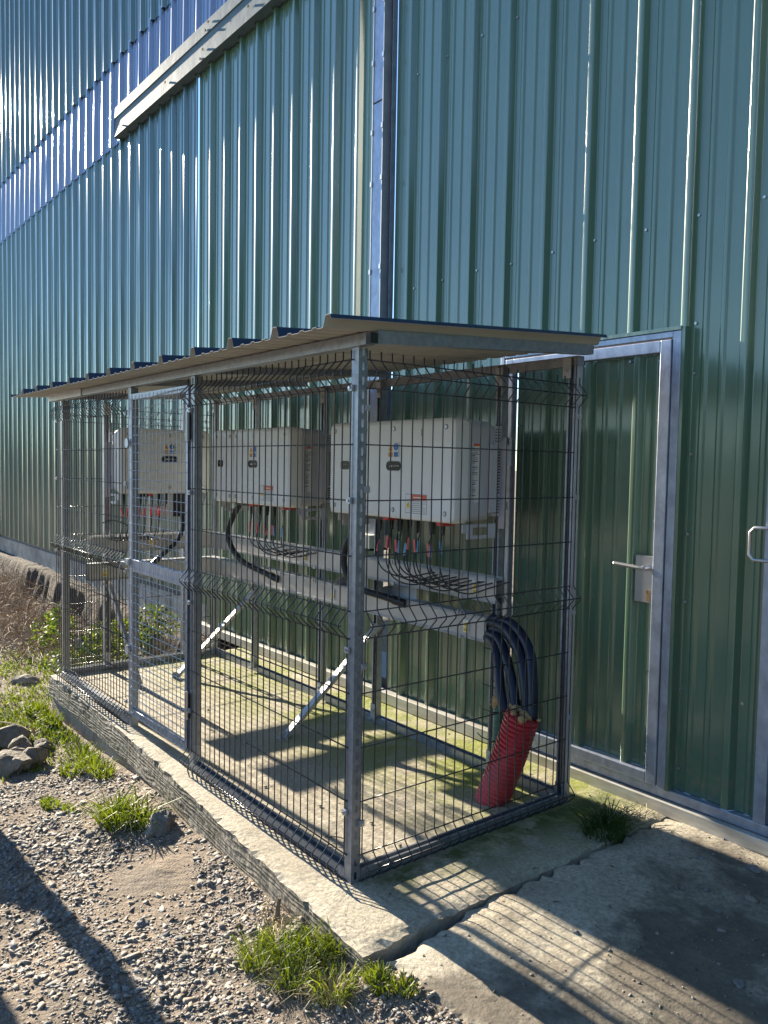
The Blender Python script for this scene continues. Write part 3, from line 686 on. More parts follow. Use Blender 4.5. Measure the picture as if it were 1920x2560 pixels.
mb = MB().m('leaf').tube(curve_pts([(0.62, 0.10, -.07), (0.60, 0.17, -.055), (0.66, 0.235, -.06), (0.70, 0.235, -.035)], 5), .003, 4).m('straw').tube(curve_pts([(0.62, 0.10, -.07), (0.67, .06, -.07), (0.70, .07, -.07)], 4), .002, 4)
tag(mb.build('weed_stem'), 'single curled weed stem lying on the concrete apron', 'weed')
mb = MB().m('ink')
for (x, y, s) in ((-.62, .28, .012), (-.95, .19, .013), (.10, .16, .008), (-.35, .36, .012), (-.75, .45, .009), (-2.2, .5, .012), (-.12, .33, .012), (.14, .07, .008)):
    k = mb.pv([(x-s, y-s*.4, .003), (x, y-s*.8, .008), (x+s, y, .004), (x+s*.3, y+s*.7, .009), (x-s*.6, y+s*.5, .004)]); mb.face((k, k+1, k+2, k+3, k+4))
mb.m('bark').tube(curve_pts([(-.36, .13, .004), (-.30, .17, .012), (-.21, .19, .006)], 5), .0025, 4).tube([(-.30, .09, .004), (-.23, .20, .02)], .0012, 4)
tag(mb.build('leaf_litter'), 'dark leaf bits and a bent twig scattered on the slab inside the cage', 'litter', kind='stuff')
# ------------------------------------------------------------------ warehouse building
bld = thing('warehouse', 'large green corrugated metal building with a galvanised framed door', 'building')
PIT, PH = 0.272, 0.05
def stiff(a, w=.013, h=.0075, flat=.011):
    n = 6
    up_ = [(a+w*i/n, h*(0.5-0.5*math.cos(math.pi*i/n))) for i in range(n+1)]
    return up_+[(a+w+flat+w*i/n, h*(0.5+0.5*math.cos(math.pi*i/n))) for i in range(n+1)]
def profile(x0, x1, pit=PIT, ph=PH, rib=.034, soft=False):
    pts = []
    k0 = int(math.floor((x0-ph)/pit))-1; k1 = int(math.ceil((x1-ph)/pit))+1
    for k in range(k0, k1+1):
        c = ph+k*pit
        base = [(-.034, 0), (-.0285, .003), (-.0165, rib-.003), (-.011, rib), (.011, rib), (.0165, rib-.003), (.0285, .003), (.034, 0),
                ]+(stiff(.060, .013, .0085, .014)+stiff(.142, .013, .0085, .014) if soft else stiff(.066)+stiff(.146))
        pts += [(c+a, b) for a, b in base]
    def at(x):
        for a, b in zip(pts[:-1], pts[1:]):
            if a[0] <= x <= b[0]: return a[1]+(b[1]-a[1])*(x-a[0])/max(1e-9, b[0]-a[0])
        return 0.0
    return [(x0, at(x0))]+[p for p in pts if x0+.001 < p[0] < x1-.001]+[(x1, at(x1))]
def cladding(name, x0, x1, z0, z1, y, key, parent, tilt=0.0, ph=PH, thick=True, dz=0.0):
    pr = profile(x0, x1, ph=ph, soft=key != 'green'); n = len(pr); nz = max(2, int((z1-z0)/0.6)+1)
    mb = MB().m(key)
    for j in range(nz):
        z = z0+(z1-z0)*j/(nz-1)
        mb.pv([(x, y-b-tilt*(1-j/(nz-1)), z) for x, b in pr])
    for j in range(nz-1):
        for i in range(n-1): mb.face((j*n+i, j*n+i+1, (j+1)*n+i+1, (j+1)*n+i))
    o = mb.build(name, parent, smooth=True)
    wn = o.modifiers.new('w', 'WEIGHTED_NORMAL'); wn.mode = 'FACE_AREA'; wn.weight = 60; wn.keep_sharp = False
    return o
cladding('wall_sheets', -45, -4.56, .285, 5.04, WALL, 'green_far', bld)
cladding('wall_sheets', -4.55, -1.905, .072, 5.04, WALL, 'green', bld)
cladding('wall_sheets', -1.73, -0.735, .072, 9.0, WALL-.004, 'green', bld)
cladding('wall_sheets', -0.735, 0.345, 2.14, 9.0, WALL-.004, 'green', bld)
cladding('wall_sheets', 0.345, 0.735, .102, 9.0, WALL-.004, 'green', bld)
cladding('wall_sheets', 0.735, 8, .102, 9.0, WALL-.006, 'green', bld)
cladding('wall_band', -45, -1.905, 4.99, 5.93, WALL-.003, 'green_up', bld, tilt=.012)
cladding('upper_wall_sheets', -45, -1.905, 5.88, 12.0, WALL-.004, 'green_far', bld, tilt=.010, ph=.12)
mb = MB().m('green'); mb.box(-1.78, -1.70, WALL+.03, WALL+.05, 0, 9); mb.m('flash').box(-4.561, -4.549, WALL-.003, WALL+.01, .285, 5.0)
mb.build('seam_trim', bld)
mb = MB().m('ink'); mb.box(-45, -4.5, WALL+.015, WALL+.5, .2, .30); mb.box(-4.5, 8, WALL+.04, WALL+.5, -.02, .12); mb.build('wall_core', bld)
mb = MB().m('found').box(-45, -4.35, WALL-.005, WALL+.45, -.6, .235)
o = mb.build('foundation', bld)
# eave box
ev = MB().m('flash'); EX0, EX1 = -6.45, 8
for (ya, za, yb, zb) in ((WALL-.098, 5.30, WALL-.104, 5.190), (WALL-.104, 5.190, WALL-.092, 5.186), (WALL-.092, 5.186, WALL-.096, 5.170), (WALL-.096, 5.170, WALL-.104, 4.995)):
    ev.quad((EX0, yb, zb), (EX1, yb, zb), (EX1, ya, za), (EX0, ya, za))
ev.quad((EX0, WALL-.098, 5.30), (EX1, WALL-.098, 5.30), (EX1, WALL+.1, 5.33), (EX0, WALL+.1, 5.33))
ev.poly([(EX0, WALL+.02, 4.985), (EX0, WALL-.104, 4.985), (EX0, WALL-.104, 5.19), (EX0, WALL-.098, 5.30), (EX0, WALL+.02, 5.32)])
ev.quad((EX0, WALL+.02, 5.0), (EX1, WALL+.02, 5.0), (EX1, WALL-.104, 4.995), (EX0, WALL-.104, 4.995))
eave = ev.build('eave_flashing', bld)
mb = MB().m('bark')
for x, y, z in ((-6.3, .104, 5.08), (-5.1, .104, 5.09), (-4.3, .104, 5.08), (-4.25, .104, 5.22), (-4.2, .104, 5.27), (-4.35, .104, 5.02), (-3.4, .104, 5.25), (-3.5, .104, 5.1)):
    mb.disc((x, WALL-y, z), (0, -1, 0), .011, .008, 8)
bsplit(mb, 'rivet', eave)
# screws in the sheets
scs = []
for k in range(-8, 11):
    c = PH+k*PIT+.046
    for z in (2.62, 3.9, .55): 
        if c > -1.7: scs.append((c-(.012 if k % 2 else 0), z+.006*(k % 3)))
mb = MB().m('steel')
for x, z in scs:
    if -0.75 < x < 0.35 and z < 2.2: continue
    mb.disc((x, WALL-.004, z), (0, -1, 0), .0065, .007, 8)
for x, z in ((.352, 1.95), (.352, 1.60), (.352, 1.25), (.352, .95), (.352, .2), (.35, 2.165), (.16, 2.155)): mb.disc((x+.012, WALL-.006, z), (0, -1, 0), .0065, .007, 8)
bsplit(mb, 'sheet_screw', bld)
# base rails
mb = MB().m('galv_dirty'); mb.box(-4.45, -.735, WALL-.075, WALL-.01, .004, .074); mb.box(-.735, 8, WALL-.078, WALL-.012, -.008, .052)
mb.build('base_rail', bld, bevel=.003)
mb = MB().m('galv_door'); mb.box(-.735, 8, WALL-.045, WALL-.004, .056, .100); mb.build('upper_rail', bld, bevel=.003)
# door
dr = bpy.data.objects.new('door', None); C.objects.link(dr); dr.parent = bld
DY = WALL-.045
mb = MB().m('galv_door'); JX0, JX1, JZ = -.735, .33, 2.135
mb.box(JX0, JX0+.028, DY-.02, DY+.04, .10, JZ); mb.box(JX1-.040, JX1, DY-.02, DY+.04, .10, JZ); mb.box(JX0+.028, JX1-.040, DY-.02, DY+.04, JZ-.028, JZ)
mb.build('door_jamb', dr, bevel=.003)
mb = MB().m('green').box(JX1+.001, JX1+.016, DY-.018, DY+.04, .10, JZ+.016).box(JX0, JX1, DY-.024, DY+.04, JZ+.002, JZ+.018); mb.build('jamb_trim', dr)
mb = MB().m('galv_door'); F0, F1, FT, FB = -.695, .285, 2.10, .108
mb.box(F0, F0+.054, DY-.024, DY+.016, FB, FT); mb.box(F1-.054, F1, DY-.024, DY+.016, FB, FT); mb.box(F0+.054, F1-.054, DY-.024, DY+.016, FT-.054, FT); mb.box(F0+.054, F1-.054, DY-.024, DY+.016, FB, FB+.05)
mb.build('leaf_frame', dr, bevel=.004)
cladding('door_panel', F0+.05, F1-.05, FB+.05, FT-.05, DY+.028, 'green', dr, ph=.10)
mb = MB().m('steel')
mb.box(.130, .234, DY-.004, DY+.001, .925, 1.140)
mb.build('lock_plate', dr, bevel=.003)
mb = MB().m('steel').disc((.200, DY-.004, 1.085), (0, -1, 0), .013, .045, 14)
mb.tube([(.203, DY-.046, 1.085), (.18, DY-.048, 1.086), (.045, DY-.048, 1.094)], .0095, 8)
mb.build('door_handle', dr, smooth=False, bevel=.002)
mb = MB().m('brass').disc((.205, DY-.004, .975), (0, -1, 0), .011, .012, 12).box(.199, .211, DY-.015, DY-.004, .935, .975).m('ink').box(.2035, .2065, DY-.0165, DY-.0158, .968, .982)
mb.build('lock_cylinder', dr)
mb = MB().m('steel')
for x in (F0+.075, F1-.075):
    for z in (FB+.12, .6, 1.3, 1.75, FT-.085): mb.disc((x, DY+.02, z), (0, -1, 0), .006, .014, 8)
for x in (-.46, -.19, .06): mb.disc((x, DY+.02, FT-.075), (0, -1, 0), .006, .02, 8)
bsplit(mb, 'door_screw', dr)
# neighbouring leaf on the right with its bow handle
mb = MB().m('galv_door').box(.725, .775, WALL-.05, WALL-.012, .104, 9); mb.build('gate_edge_profile', bld)
mb = MB().m('steel'); HP = [(.79, WALL-.035, 1.305), (.79-.0, WALL-.085, 1.305), (.70, WALL-.088, 1.305), (.682, WALL-.088, 1.285), (.682, WALL-.088, 1.195), (.70, WALL-.088, 1.175), (.79, WALL-.085, 1.175), (.79, WALL-.035, 1.175)]
mb.tube(HP, .007, 8); mb.build('bow_handle', bld, smooth=True)
# far-left downpipe stump
mb = MB().m('foam').tube([(-12.35, WALL-.06, -.1), (-12.35, WALL-.06, .5)], .05, 10); mb.build('downpipe', bld)

# ------------------------------------------------------------------ vertical cable duct on the wall
du = thing('cable_duct', 'tall galvanised cable duct running down the wall behind the cage roof', 'cable duct', (-1.82, WALL, 1.0))
mb = MB().m('galv_door'); mb.box(-1.876, -1.778, WALL-.085, WALL-.005, 3.82, 9).box(-1.878, -1.776, WALL-.086, WALL-.005, 2.30, 3.81).box(-1.876, -1.778, WALL-.085, WALL-.005, 1.08, 2.30)
rel(mb.build('duct_cover', bevel=.002), du)
mb = MB().m('galv_lt').box(-1.884, -1.8765, WALL-.09, WALL-.005, 1.0, 9).box(-1.7775, -1.770, WALL-.09, WALL-.005, 1.0, 9); relall(bsplit(mb, 'duct_side'), du)
mb = MB().m('ink').box(-1.768, -1.742, WALL-.030, WALL-.02, 1.0, 9).m('galv_door')
for i in range(60): mb.box(-1.768, -1.742, WALL-.034, WALL-.0305, 1.2+i*.135, 1.204+i*.135)
mb.box(-1.742, -1.738, WALL-.045, WALL-.01, 1.0, 9); rel(mb.build('perforated_rail'), du)
mb = MB().m('steel')
for z in (3.30, 3.62, 4.05, 4.38, 2.75):
    mb.box(-1.887, -1.872, WALL-.096, WALL-.088, z, z+.03).box(-1.783, -1.766, WALL-.096, WALL-.088, z+.02, z+.05)
relall(bsplit(mb, 'cover_clip'), du)
mb = MB().m('black').box(-1.90, -1.74, WALL-.16, WALL-.02, .985, 1.0).m('paper').box(-1.905, -1.735, WALL-.17, WALL-.015, 1.0, 1.085); rel(mb.build('duct_mouth'), du)

# ------------------------------------------------------------------ cage
cage = thing('equipment_cage', 'welded mesh cage with galvanised posts and a sloping sheet roof on the slab', 'cage', (-1.8, .6, 0))
D, XF = 1.213, -3.55
CW = .041
def channel(mb, x, y, z0, z1, face, slots=True, key='galv', w=CW, d=CW, t=.0025):
    """U channel, web facing 'face' (unit axis), centre of web at x,y; open on the other side"""
    fx, fy = face; px, py = -fy, fx
    T = Matrix(((px, -fx, 0, x), (py, -fy, 0, y), (0, 0, 1, 0), (0, 0, 0, 1)))   # local x along web, local y inward
    old = mb.T; mb.T = T; mb.m(key); h = w/2
    if slots:
        mb.box(-h, -.0065, 0, t, z0, z1); mb.box(.0065, h, 0, t, z0, z1); z = z0
        n = int((z1-z0)/.05)
        for i in range(n+1):
            a = z0+i*.05-.010; b = a+.020; a = max(a, z0); b = min(b, z1)
            if b > a: mb.box(-.0065, .0065, 0, t, a, b)
            for sx in (-1, 1):
                for (zc, sg) in ((b, 1), (a, -1)):
                    if z0 < zc < z1: mb.poly([(sx*.0065, .0001, zc), (sx*.002, .0001, zc), (sx*.0065, .0001, zc+sg*.005)])
    else: mb.box(-h, h, 0, t, z0, z1)
    mb.box(-h, -h+t, t, d, z0, z1); mb.box(h-t, h, t, d, z0, z1)
    mb.box(-h+t, -h+.009, d-t, d, z0, z1); mb.box(h-.009, h-t, d-t, d, z0, z1)
    mb.T = old
ZF, ZB = 1.943, 2.02
def bracket(mb, x, y, z, s=1, ax=(1, 0)):
    mb.m('galv_lt'); ux, uy = ax
    mb.box(x-.003 if ux else x-.022, x+.003 if ux else x+.022, y-.022 if ux else y-.003, y+.022 if ux else y+.003, z, z+.09*s) if s > 0 else mb.box(x-.003 if ux else x-.022, x+.003 if ux else x+.022, y-.022 if ux else y-.003, y+.022 if ux else y+.003, z-.09, z)
    zc = z+.055*s
    mb.disc((x+ux*.003, y+uy*.003, zc), (ux, uy, 0), .012, .004, 12).disc((x+ux*.007, y+uy*.007, zc), (ux, uy, 0), .007, .006, 6)
    if s > 0: mb.box(x-.022, x+.06*ux+.003*(1-ux), y-.022, y+.022+.03*uy, z-.001, z+.003)
posts = [
    (0.0, .021, 0, 1.94, (1, 0), True), (-1.375, .021, 0, ZF, (1, 0), False), (-2.20, .021, 0, ZF, (1, 0), False), (XF+.041, .021, 0, ZF, (0, -1), False),
    (-.021, D+.001, .0, ZB, (0, 1), False), (-.445, D+.005, .03, ZB, (0, 1), True), (-1.40, D+.005, .03, ZB, (0, 1), True), (-1.98, D+.005, .03, ZB, (0, 1), True),
    (-2.86, D+.005, .03, ZB, (0, 1), True), (XF+.03, D+.005, 0, ZB, (0, 1), True), (XF+.005, .335, .04, 1.95, (-1, 0), True), (XF+.005, .94, .04, 1.98, (-1, 0), True)]
for i, (x, y, z0, z1, f, sl_) in enumerate(posts):
    mb = MB(); 
    if i in (1, 2):
        mb.m('galv').box(x-.0, x+.042, 0.002, .044, z0, z1)
    elif i == 4:
        channel(mb, x, y+.02, z0, z1, (0, 1), False); mb.m('galv_lt').box(.003, .006, D-.015, D+.02, z0, z1)
    else: channel(mb, x, y, z0, z1, f, sl_)
    o = rel(mb.build('post'), cage)
    b = MB()
    if i == 0: pass
    elif i >= 5: bracket(b, x+(.0 if i < 10 else .045), y-(.044 if i < 10 else 0), z0+.0, 1, (0, -1) if i < 10 else (1, 0)); bracket(b, x+(.0 if i < 10 else .045), y-(.044 if i < 10 else 0), z1-.01, -1, (0, -1) if i < 10 else (1, 0))
    elif i == 4: bracket(b, x-.02, y-.03, z1, -1, (0, -1)); b.m('galv_lt').box(-.045, -.004, D-.055, D-.015, .0, .004).box(-.047, -.043, D-.02, D+.02, 0, .09)
    elif i in (1, 2): b.m('galv_lt').box(x+.043, x+.047, .004, .042, .0, .13).disc((x+.047, .023, .10), (1, 0, 0), .013, .004, 14)
    if b.f:
        for q in bsplit(b, 'bracket', tol=.02): q.parent = o
# base rails of the cage
def rail(name, p0, p1, key='galv', w=.041, h=.041, openup=True):
    p0 = Vector(p0); p1 = Vector(p1); d = (p1-p0); L_ = d.length; ux = d.normalized(); uy = Vector((0, 0, 1)).cross(ux).normalized(); uz = ux.cross(uy)
    mb = MB().m(key); mb.T = Matrix(((ux.x, uy.x, uz.x, p0.x), (ux.y, uy.y, uz.y, p0.y), (ux.z, uy.z, uz.z, p0.z), (0, 0, 0, 1)))
    t = .0025
    if openup:
        mb.box(0, L_, -w/2, w/2, 0, t).box(0, L_, -w/2, -w/2+t, t, h).box(0, L_, w/2-t, w/2, t, h).box(0, L_, -w/2+t, -w/2+.009, h-t, h).box(0, L_, w/2-.009, w/2-t, h-t, h)
    else: mb.box(0, L_, -w/2, w/2, 0, h)
    return rel(mb.build(name), cage)
rail('base_rail', (-1.33, .021, .001), (-.043, .021, .001), 'galv'); rail('base_rail', (XF+.06, .021, .001), (-2.205, .021, .001))
rail('base_rail', (-.021, .045, .001), (-.021, D-.02, .001)); rail('base_rail', (XF+.02, D, .001), (-.045, D, .001)); rail('base_rail', (XF+.02, .045, .001), (XF+.02, D-.03, .001))
# top beams
SL = .068
rail('beam', (XF-.05, .015, 1.945), (.045, .015, 1.945), 'galv', .038, .041, False)
rail('beam', (-3.72, .013, 1.943), (-3.0, .013, 1.943), 'galv_lt', .046, .047, False)
rail('beam', (.045, .035, 1.950), (.045-.012, D+.03, 1.950+SL*D), 'galv', .038, .045, False)
rail('beam', (XF+.02, .035, 1.950), (XF+.02, D+.03, 1.950+SL*D), 'galv', .038, .043, False)
rail('beam', (XF-.05, D+.005, 1.985), (.01, D+.005, 1.985), 'galv', .041, .043, False)
for xx in (-1.35, -2.2): rail('beam', (xx, .035, 1.955), (xx, D-.02, 1.955+SL*D), 'galv', .038, .036, False)
mb = MB().m('black').box(.066, .0685, .000, .032, 1.948, 1.984).box(.016, .052, D+.031, D+.034, 2.036, 2.070); relall(bsplit(mb, 'beam_cap'), cage)
# roof sheet
RP = .343; RX = .085
pr = []
k = -12
while k <= 0:
    c = RX+RP*k
    if k == 0: pts = [(-.033, 0), (-.028, .004), (-.016, .036), (-.011, .040), (.008, .040), (.012, .037), (.0165, .026)]
    else: pts = [(-.033, 0), (-.028, .004), (-.016, .036), (-.011, .040), (.011, .040), (.016, .036), (.028, .004), (.033, 0)]
    if k == -12: pts = [(.020, .02), (.033, 0)]
    pr += [(c+a, b) for a, b in pts]
    if k < 0: pr += [(c+a, b) for a, b in ((.085, 0), (.092, .006), (.112, .006), (.119, 0), (.165, 0), (.172, .006), (.192, .006), (.199, 0), (.245, 0), (.252, .006), (.272, .006), (.279, 0))]
    k += 1
RY0, RY1 = -.19, 1.275
def roofz(y): return 1.990+SL*(y+.0)+.0
mb = MB(); n = len(pr)
for key, dz, ks in (('beige', 0, 0), ('blue', .0018, 1)):
    mb.m(key); k = mb.pv([(x, RY0, roofz(RY0)+b+dz) for x, b in pr]+[(x, .5, roofz(.5)+b+dz) for x, b in pr]+[(x, RY1, roofz(RY1)+b+dz) for x, b in pr])
    for r in (0, 1):
        for i in range(n-1): mb.face((k+r*n+i, k+r*n+i+1, k+(r+1)*n+i+1, k+(r+1)*n+i))
mb.m('beige')
for i in range(n-1):
    (xa, ba), (xb, bb) = pr[i], pr[i+1]; z0 = roofz(RY0)
    mb.quad((xa, RY0, z0+ba), (xb, RY0, z0+bb), (xb, RY0, z0+bb+.0018), (xa, RY0, z0+ba+.0018))
o = rel(mb.build('roof_sheet'), cage)
# mesh panels
def panel(name, o, d, out, L_, flip=False, over=0.0):
    o = Vector(o); d = Vector(d); out = Vector(out); r = .0027; mb = MB().m('anth')
    n = int(round(L_/.05)); st = L_/n; D0 = .042
    zs = [(0.002, 0), (.010, .25), (.042, 1), (.056, 1), (.095, .12), (.105, 0), (.895, 0), (.905, .12), (.943, 1), (.957, 1), (.995, .12), (1.005, 0), (1.795, 0), (1.805, .12), (1.843, 1), (1.857, 1), (1.895, .12), (1.905, 0), (1.932, 0)]
    for i in range(n+1):
        b = o+d*(st*i); jx = random.gauss(0, .0006)
        mb.tube([b+out*(f*D0)+d*jx*(1 if .1 < z < .9 else 0)+Vector((0, 0, z)) for z, f in zs], r, 6)
    for z, f in ((.002, 0), (.05, 1), (.1, 0), (.3, 0), (.5, 0), (.7, 0), (.9, 0), (.95, 1), (1.0, 0), (1.2, 0), (1.4, 0), (1.6, 0), (1.8, 0), (1.85, 1), (1.9, 0)):
        a = o+out*(f*D0 - .0045)+Vector((0, 0, z)); mb.tube([a-d*.008, a+d*(L_+.008)], r, 6)
    return rel(mb.build(name, smooth=True), cage)
panel('mesh_panel', (-1.385, -.006, 0), (1, 0, 0), (0, -1, 0), 1.35)
panel('mesh_panel', (XF-.008, -.006, 0), (1, 0, 0), (0, -1, 0), 1.335)
panel('mesh_panel', (.006, .045, 0), (0, 1, 0), (1, 0, 0), 1.17)
panel('mesh_panel', (XF-.006, .03, 0), (0, 1, 0), (-1, 0, 0), 1.17)
# clips
mb = MB().m('galv_lt')
def clip(x, y, z, ax):
    if ax == 'y': mb.m('galv_lt').box(x-.011, x+.011, y-.008, y+.002, z-.011, z+.011).m('steel').disc((x, y-.008, z), (0, -1, 0), .006, .006, 6)
    else: mb.m('galv_lt').box(x-.002, x+.008, y-.011, y+.011, z-.011, z+.011).m('steel').disc((x+.008, y, z), (1, 0, 0), .006, .006, 6)
for z in (1.80, 1.40, .86, .26): clip(-.034, -.004, z, 'y')
for z in (1.73, 1.44, .80, .22): clip(.003, .040, z, 'x')
for z in (1.78, 1.38, .84, .30): clip(-1.365, -.004, z, 'y')
for z in (1.80, 1.40, .90, .14): clip(-2.215, -.004, z, 'y'); clip(XF+.02, -.004, z, 'y')
for z in (1.76, 1.40, .88, .40): clip(.003, D+.005, z, 'x')
relall(bsplit(mb, 'clip'), cage)
# struts
def strut(a, b, wd=.04):
    a = Vector(a); b = Vector(b); d = (b-a).normalized(); s_ = Vector((1, 0, 0)) if abs(d.x) < .7 else Vector((0, 1, 0)); u = (s_-d*s_.dot(d)).normalized(); v = d.cross(u)
    mb = MB().m('galv_lt')
    for (ua, ub, va, vb) in ((-wd/2, wd/2, -.0015, .0015), (-wd/2, -wd/2+.003, .0015, .022), (wd/2-.003, wd/2, .0015, .022)):
        L_ = (b-a).length
        k = mb.pv([a+u*x+v*y+d*z for z in (0, L_) for (x, y) in ((ua, va), (ub, va), (ub, vb), (ua, vb))])
        for q in ((0, 3, 2, 1), (4, 5, 6, 7), (0, 1, 5, 4), (1, 2, 6, 5), (2, 3, 7, 6), (3, 0, 4, 7)): mb.face(tuple(k+i for i in q))
    o = rel(mb.build('brace'), cage)
    f2 = MB().m('steel').disc((b.x, b.y-.03, b.z), (0, -1, 0), .014, .012, 8); q = f2.build('bolt'); rel(q, cage); q.parent = o; q.matrix_parent_inverse = o.matrix_world.inverted()
    f = MB().m('galv_lt').box(a.x-.035, a.x+.035, a.y-.02, a.y+.02, .001, .005).box(a.x-.004, a.x+.004, a.y-.02, a.y+.02, .005, .045).m('steel').disc((a.x-.02, a.y, .005), (0, 0, 1), .008, .010, 6)
    q = f.build('foot_plate'); rel(q, cage); q.parent = o; q.matrix_parent_inverse = o.matrix_world.inverted()
    return o
strut((-1.475, .60, .012), (-1.385, 1.185, .60)); strut((-3.01, .64, .012), (-2.86, 1.185, .60)); strut((-2.93, .345, .012), (XF+.05, .335, .64))
# gate
gate = bpy.data.objects.new('gate', None); C.objects.link(gate); rel(gate, cage)
def gp(mb, name, split=False, **k):
    for o in (bsplit(mb, name, tol=.01) if split else [mb.build(name, **k)]):
        bpy.context.view_layer.update(); o.parent = gate; o.matrix_parent_inverse = gate.matrix_world.inverted()
GX0, GX1, GZ0, GZ1 = -2.165, -1.392, .075, 1.905
mb = MB().m('galv_door'); mb.box(GX0, GX0+.03, -.004, .030, GZ0, GZ1).box(GX1-.03, GX1, -.004, .030, GZ0, GZ1).box(GX0+.03, GX1-.03, -.004, .03, GZ0, GZ0+.04).box(GX0+.03, GX1-.03, -.004, .03, GZ1-.035, GZ1).box(GX0+.03, GX1-.03, -.006, .032, .905, .975)
gp(mb, 'gate_frame', bevel=.003)
mb = MB().m('wire_g')
nn = int((GX1-GX0)/.05)
for i in range(nn+1):
    x = GX0+.012+(GX1-GX0-.024)*i/nn; lean = .02*sm(1.5, 1.9, 1.9)*math.sin(i*.6)
    mb.tube([(x, -.0115, GZ0+.01), (x, -.0115, 1.55), (x-.010, -.011, 1.72), (x+.004*math.sin(i), -.0115, GZ1-.012)], .0019, 5)
for i in range(37):
    z = GZ0+.015+i*.0495; sag = .012*sm(1.55, 1.85, z)
    mb.tube([(GX0+.006, -.0085, z), (GX0+.25, -.0085, z-sag*.5), (GX0+.55, -.0085, z+sag), (GX1-.006, -.0085, z+sag*1.5)], .0019, 5)
gp(mb, 'gate_mesh')
mb = MB().m('black'); 
for z in (1.70, .32): mb.m('steel').tube([(GX1+.006, -.010, z-.07), (GX1+.006, -.010, z+.07)], .010, 8).m('black').box(GX1+.012, GX1+.026, -.008, .004, z-.06, z+.06)
gp(mb, 'hinge', True)
mb = MB().m('galv_door').disc((GX0-.004, -.012, 1.63), (0, -1, 0), .028, .01, 10).disc((GX0-.004, -.012, .45), (0, -1, 0), .028, .01, 10)
gp(mb, 'hinge_plate', True)
mb = MB().m('galv_lt').box(GX0-.03, GX0+.02, -.024, -.006, .94, .975).tube(curve_pts([(GX0-.02, -.02, .95), (GX0-.035, -.045, .94), (GX0-.04, -.05, .90), (GX0-.055, -.05, .85)], 4), .004, 6).tube(curve_pts([(GX0-.03, -.03, .965), (GX0-.06, -.04, .955), (GX0-.07, -.03, .93)], 4), .005, 6)
gp(mb, 'gate_latch')

# ------------------------------------------------------------------ cable trays (run along the back, turn the far corner)
def tray(z0, z1, xr, xl, yend, label):
    t = thing('cable_tray', label, 'cable tray', (xr, D-.09, z0), group='cable trays on the cage')
    YA, YB = 1.105, 1.165; XA, XB = -3.40, -3.46
    b = .10
    path_o = [(xr, YA), (XA+b, YA), (XA+.03, YA-.03), (XA, YA-b), (XA, yend)]
    path_i = [(xr, YB), (XA+b, YB), (XB+.02, YB-.02), (XB, YA-b), (XB, yend)]
    mb = MB().m('tray')
    for i in range(4):
        a, c = path_o[i], path_o[i+1]; e, f = path_i[i], path_i[i+1]
        mb.quad((a[0], a[1], z0+.012), (c[0], c[1], z0+.012), (c[0], c[1], z1-.012), (a[0], a[1], z1-.012))
        mb.quad((e[0], e[1], z0), (f[0], f[1], z0), (f[0], f[1], z1), (e[0], e[1], z1))
        mb.quad((a[0], a[1], z0), (c[0], c[1], z0), (f[0], f[1], z0), (e[0], e[1], z0))
    rel(mb.build('tray_body'), t)
    mb = MB().m('galv_lt')
    for zz in (z1-.014, z0+.000):
        for i in range(4):
            a, c = Vector((*path_o[i], 0)), Vector((*path_o[i+1], 0)); d = (c-a).normalized(); nrm = Vector((d.y, -d.x, 0))
            if i < 1: nrm = Vector((0, -1, 0))
            if i == 3: nrm = Vector((1, 0, 0))
            if i in (1, 2): nrm = Vector((1, -1, 0)).normalized()
            p = [a+nrm*.004, c+nrm*.004, c-nrm*.008, a-nrm*.008]
            for dz in (0, .005, .010):
                k = mb.pv([(q.x, q.y, zz+dz+h) for h in (0, .0032) for q in p])
                for q in ((0, 1, 2, 3), (4, 5, 6, 7), (0, 1, 5, 4), (1, 2, 6, 5), (2, 3, 7, 6), (3, 0, 4, 7)): mb.face(tuple(k+i_ for i_ in q))
    for i in range(4):
        a, c = path_o[i], path_o[i+1]; e, f = path_i[i], path_i[i+1]
        if z0 < .8: mb.quad((a[0], a[1], z1+.001), (c[0], c[1], z1+.001), (f[0], f[1], z1+.001), (e[0], e[1], z1+.001))
    rel(mb.build('tray_edge'), t)
    mb = MB().m('steel')
    for x in (-.62, -1.16, -1.5, -1.95, -2.35, -2.75):
        if x < xr: mb.box(x, x+.006, YA-.009, YA-.004, z1-.02, z1+.012).box(x+.022, x+.028, YA-.009, YA-.004, z1-.02, z1+.012).box(x, x+.028, YA-.009, YA-.004, z0-.006, z0+.010)
    relall(bsplit(mb, 'tray_clip', tol=.012), t)
    return t
def warn(parent, x, y, z, rotx, s=1.0):
    """small warning sticker; rotx 0 faces -y, 1 faces +x"""
    mb = MB()
    if rotx: mb.T = Matrix(((0, -1, 0, x), (1, 0, 0, y), (0, 0, 1, z), (0, 0, 0, 1)))
    else: mb.T = Matrix.Translation((x, y, z))
    w_, h_ = .019*s, .032*s
    mb.m('paper').box(-w_, w_, -.0008, 0, -h_, h_); mb.m('yellow').poly([(-w_*.85, -.0014, -h_*.15), (w_*.85, -.0014, -h_*.15), (0, -.0014, h_*.85)]).box(-w_*.85, w_*.85, -.0014, -.0009, -h_*.85, -h_*.3)
    mb.m('ink').poly([(-w_*.12, -.002, h_*.02), (w_*.18, -.002, h_*.25), (0, -.002, h_*.22), (w_*.08, -.002, h_*.5), (-w_*.2, -.002, h_*.2), (0, -.002, h_*.2)]); mb.box(-w_*.6, w_*.6, -.0018, -.0015, -h_*.5, -h_*.44).box(-w_*.6, w_*.6, -.0018, -.0015, -h_*.7, -h_*.64)
    o = mb.build('warning_sticker'); rel(o, parent); return o
t1 = tray(.875, .998, -.365, 0, .19, 'upper grey cable tray running behind the cage and round its far corner')
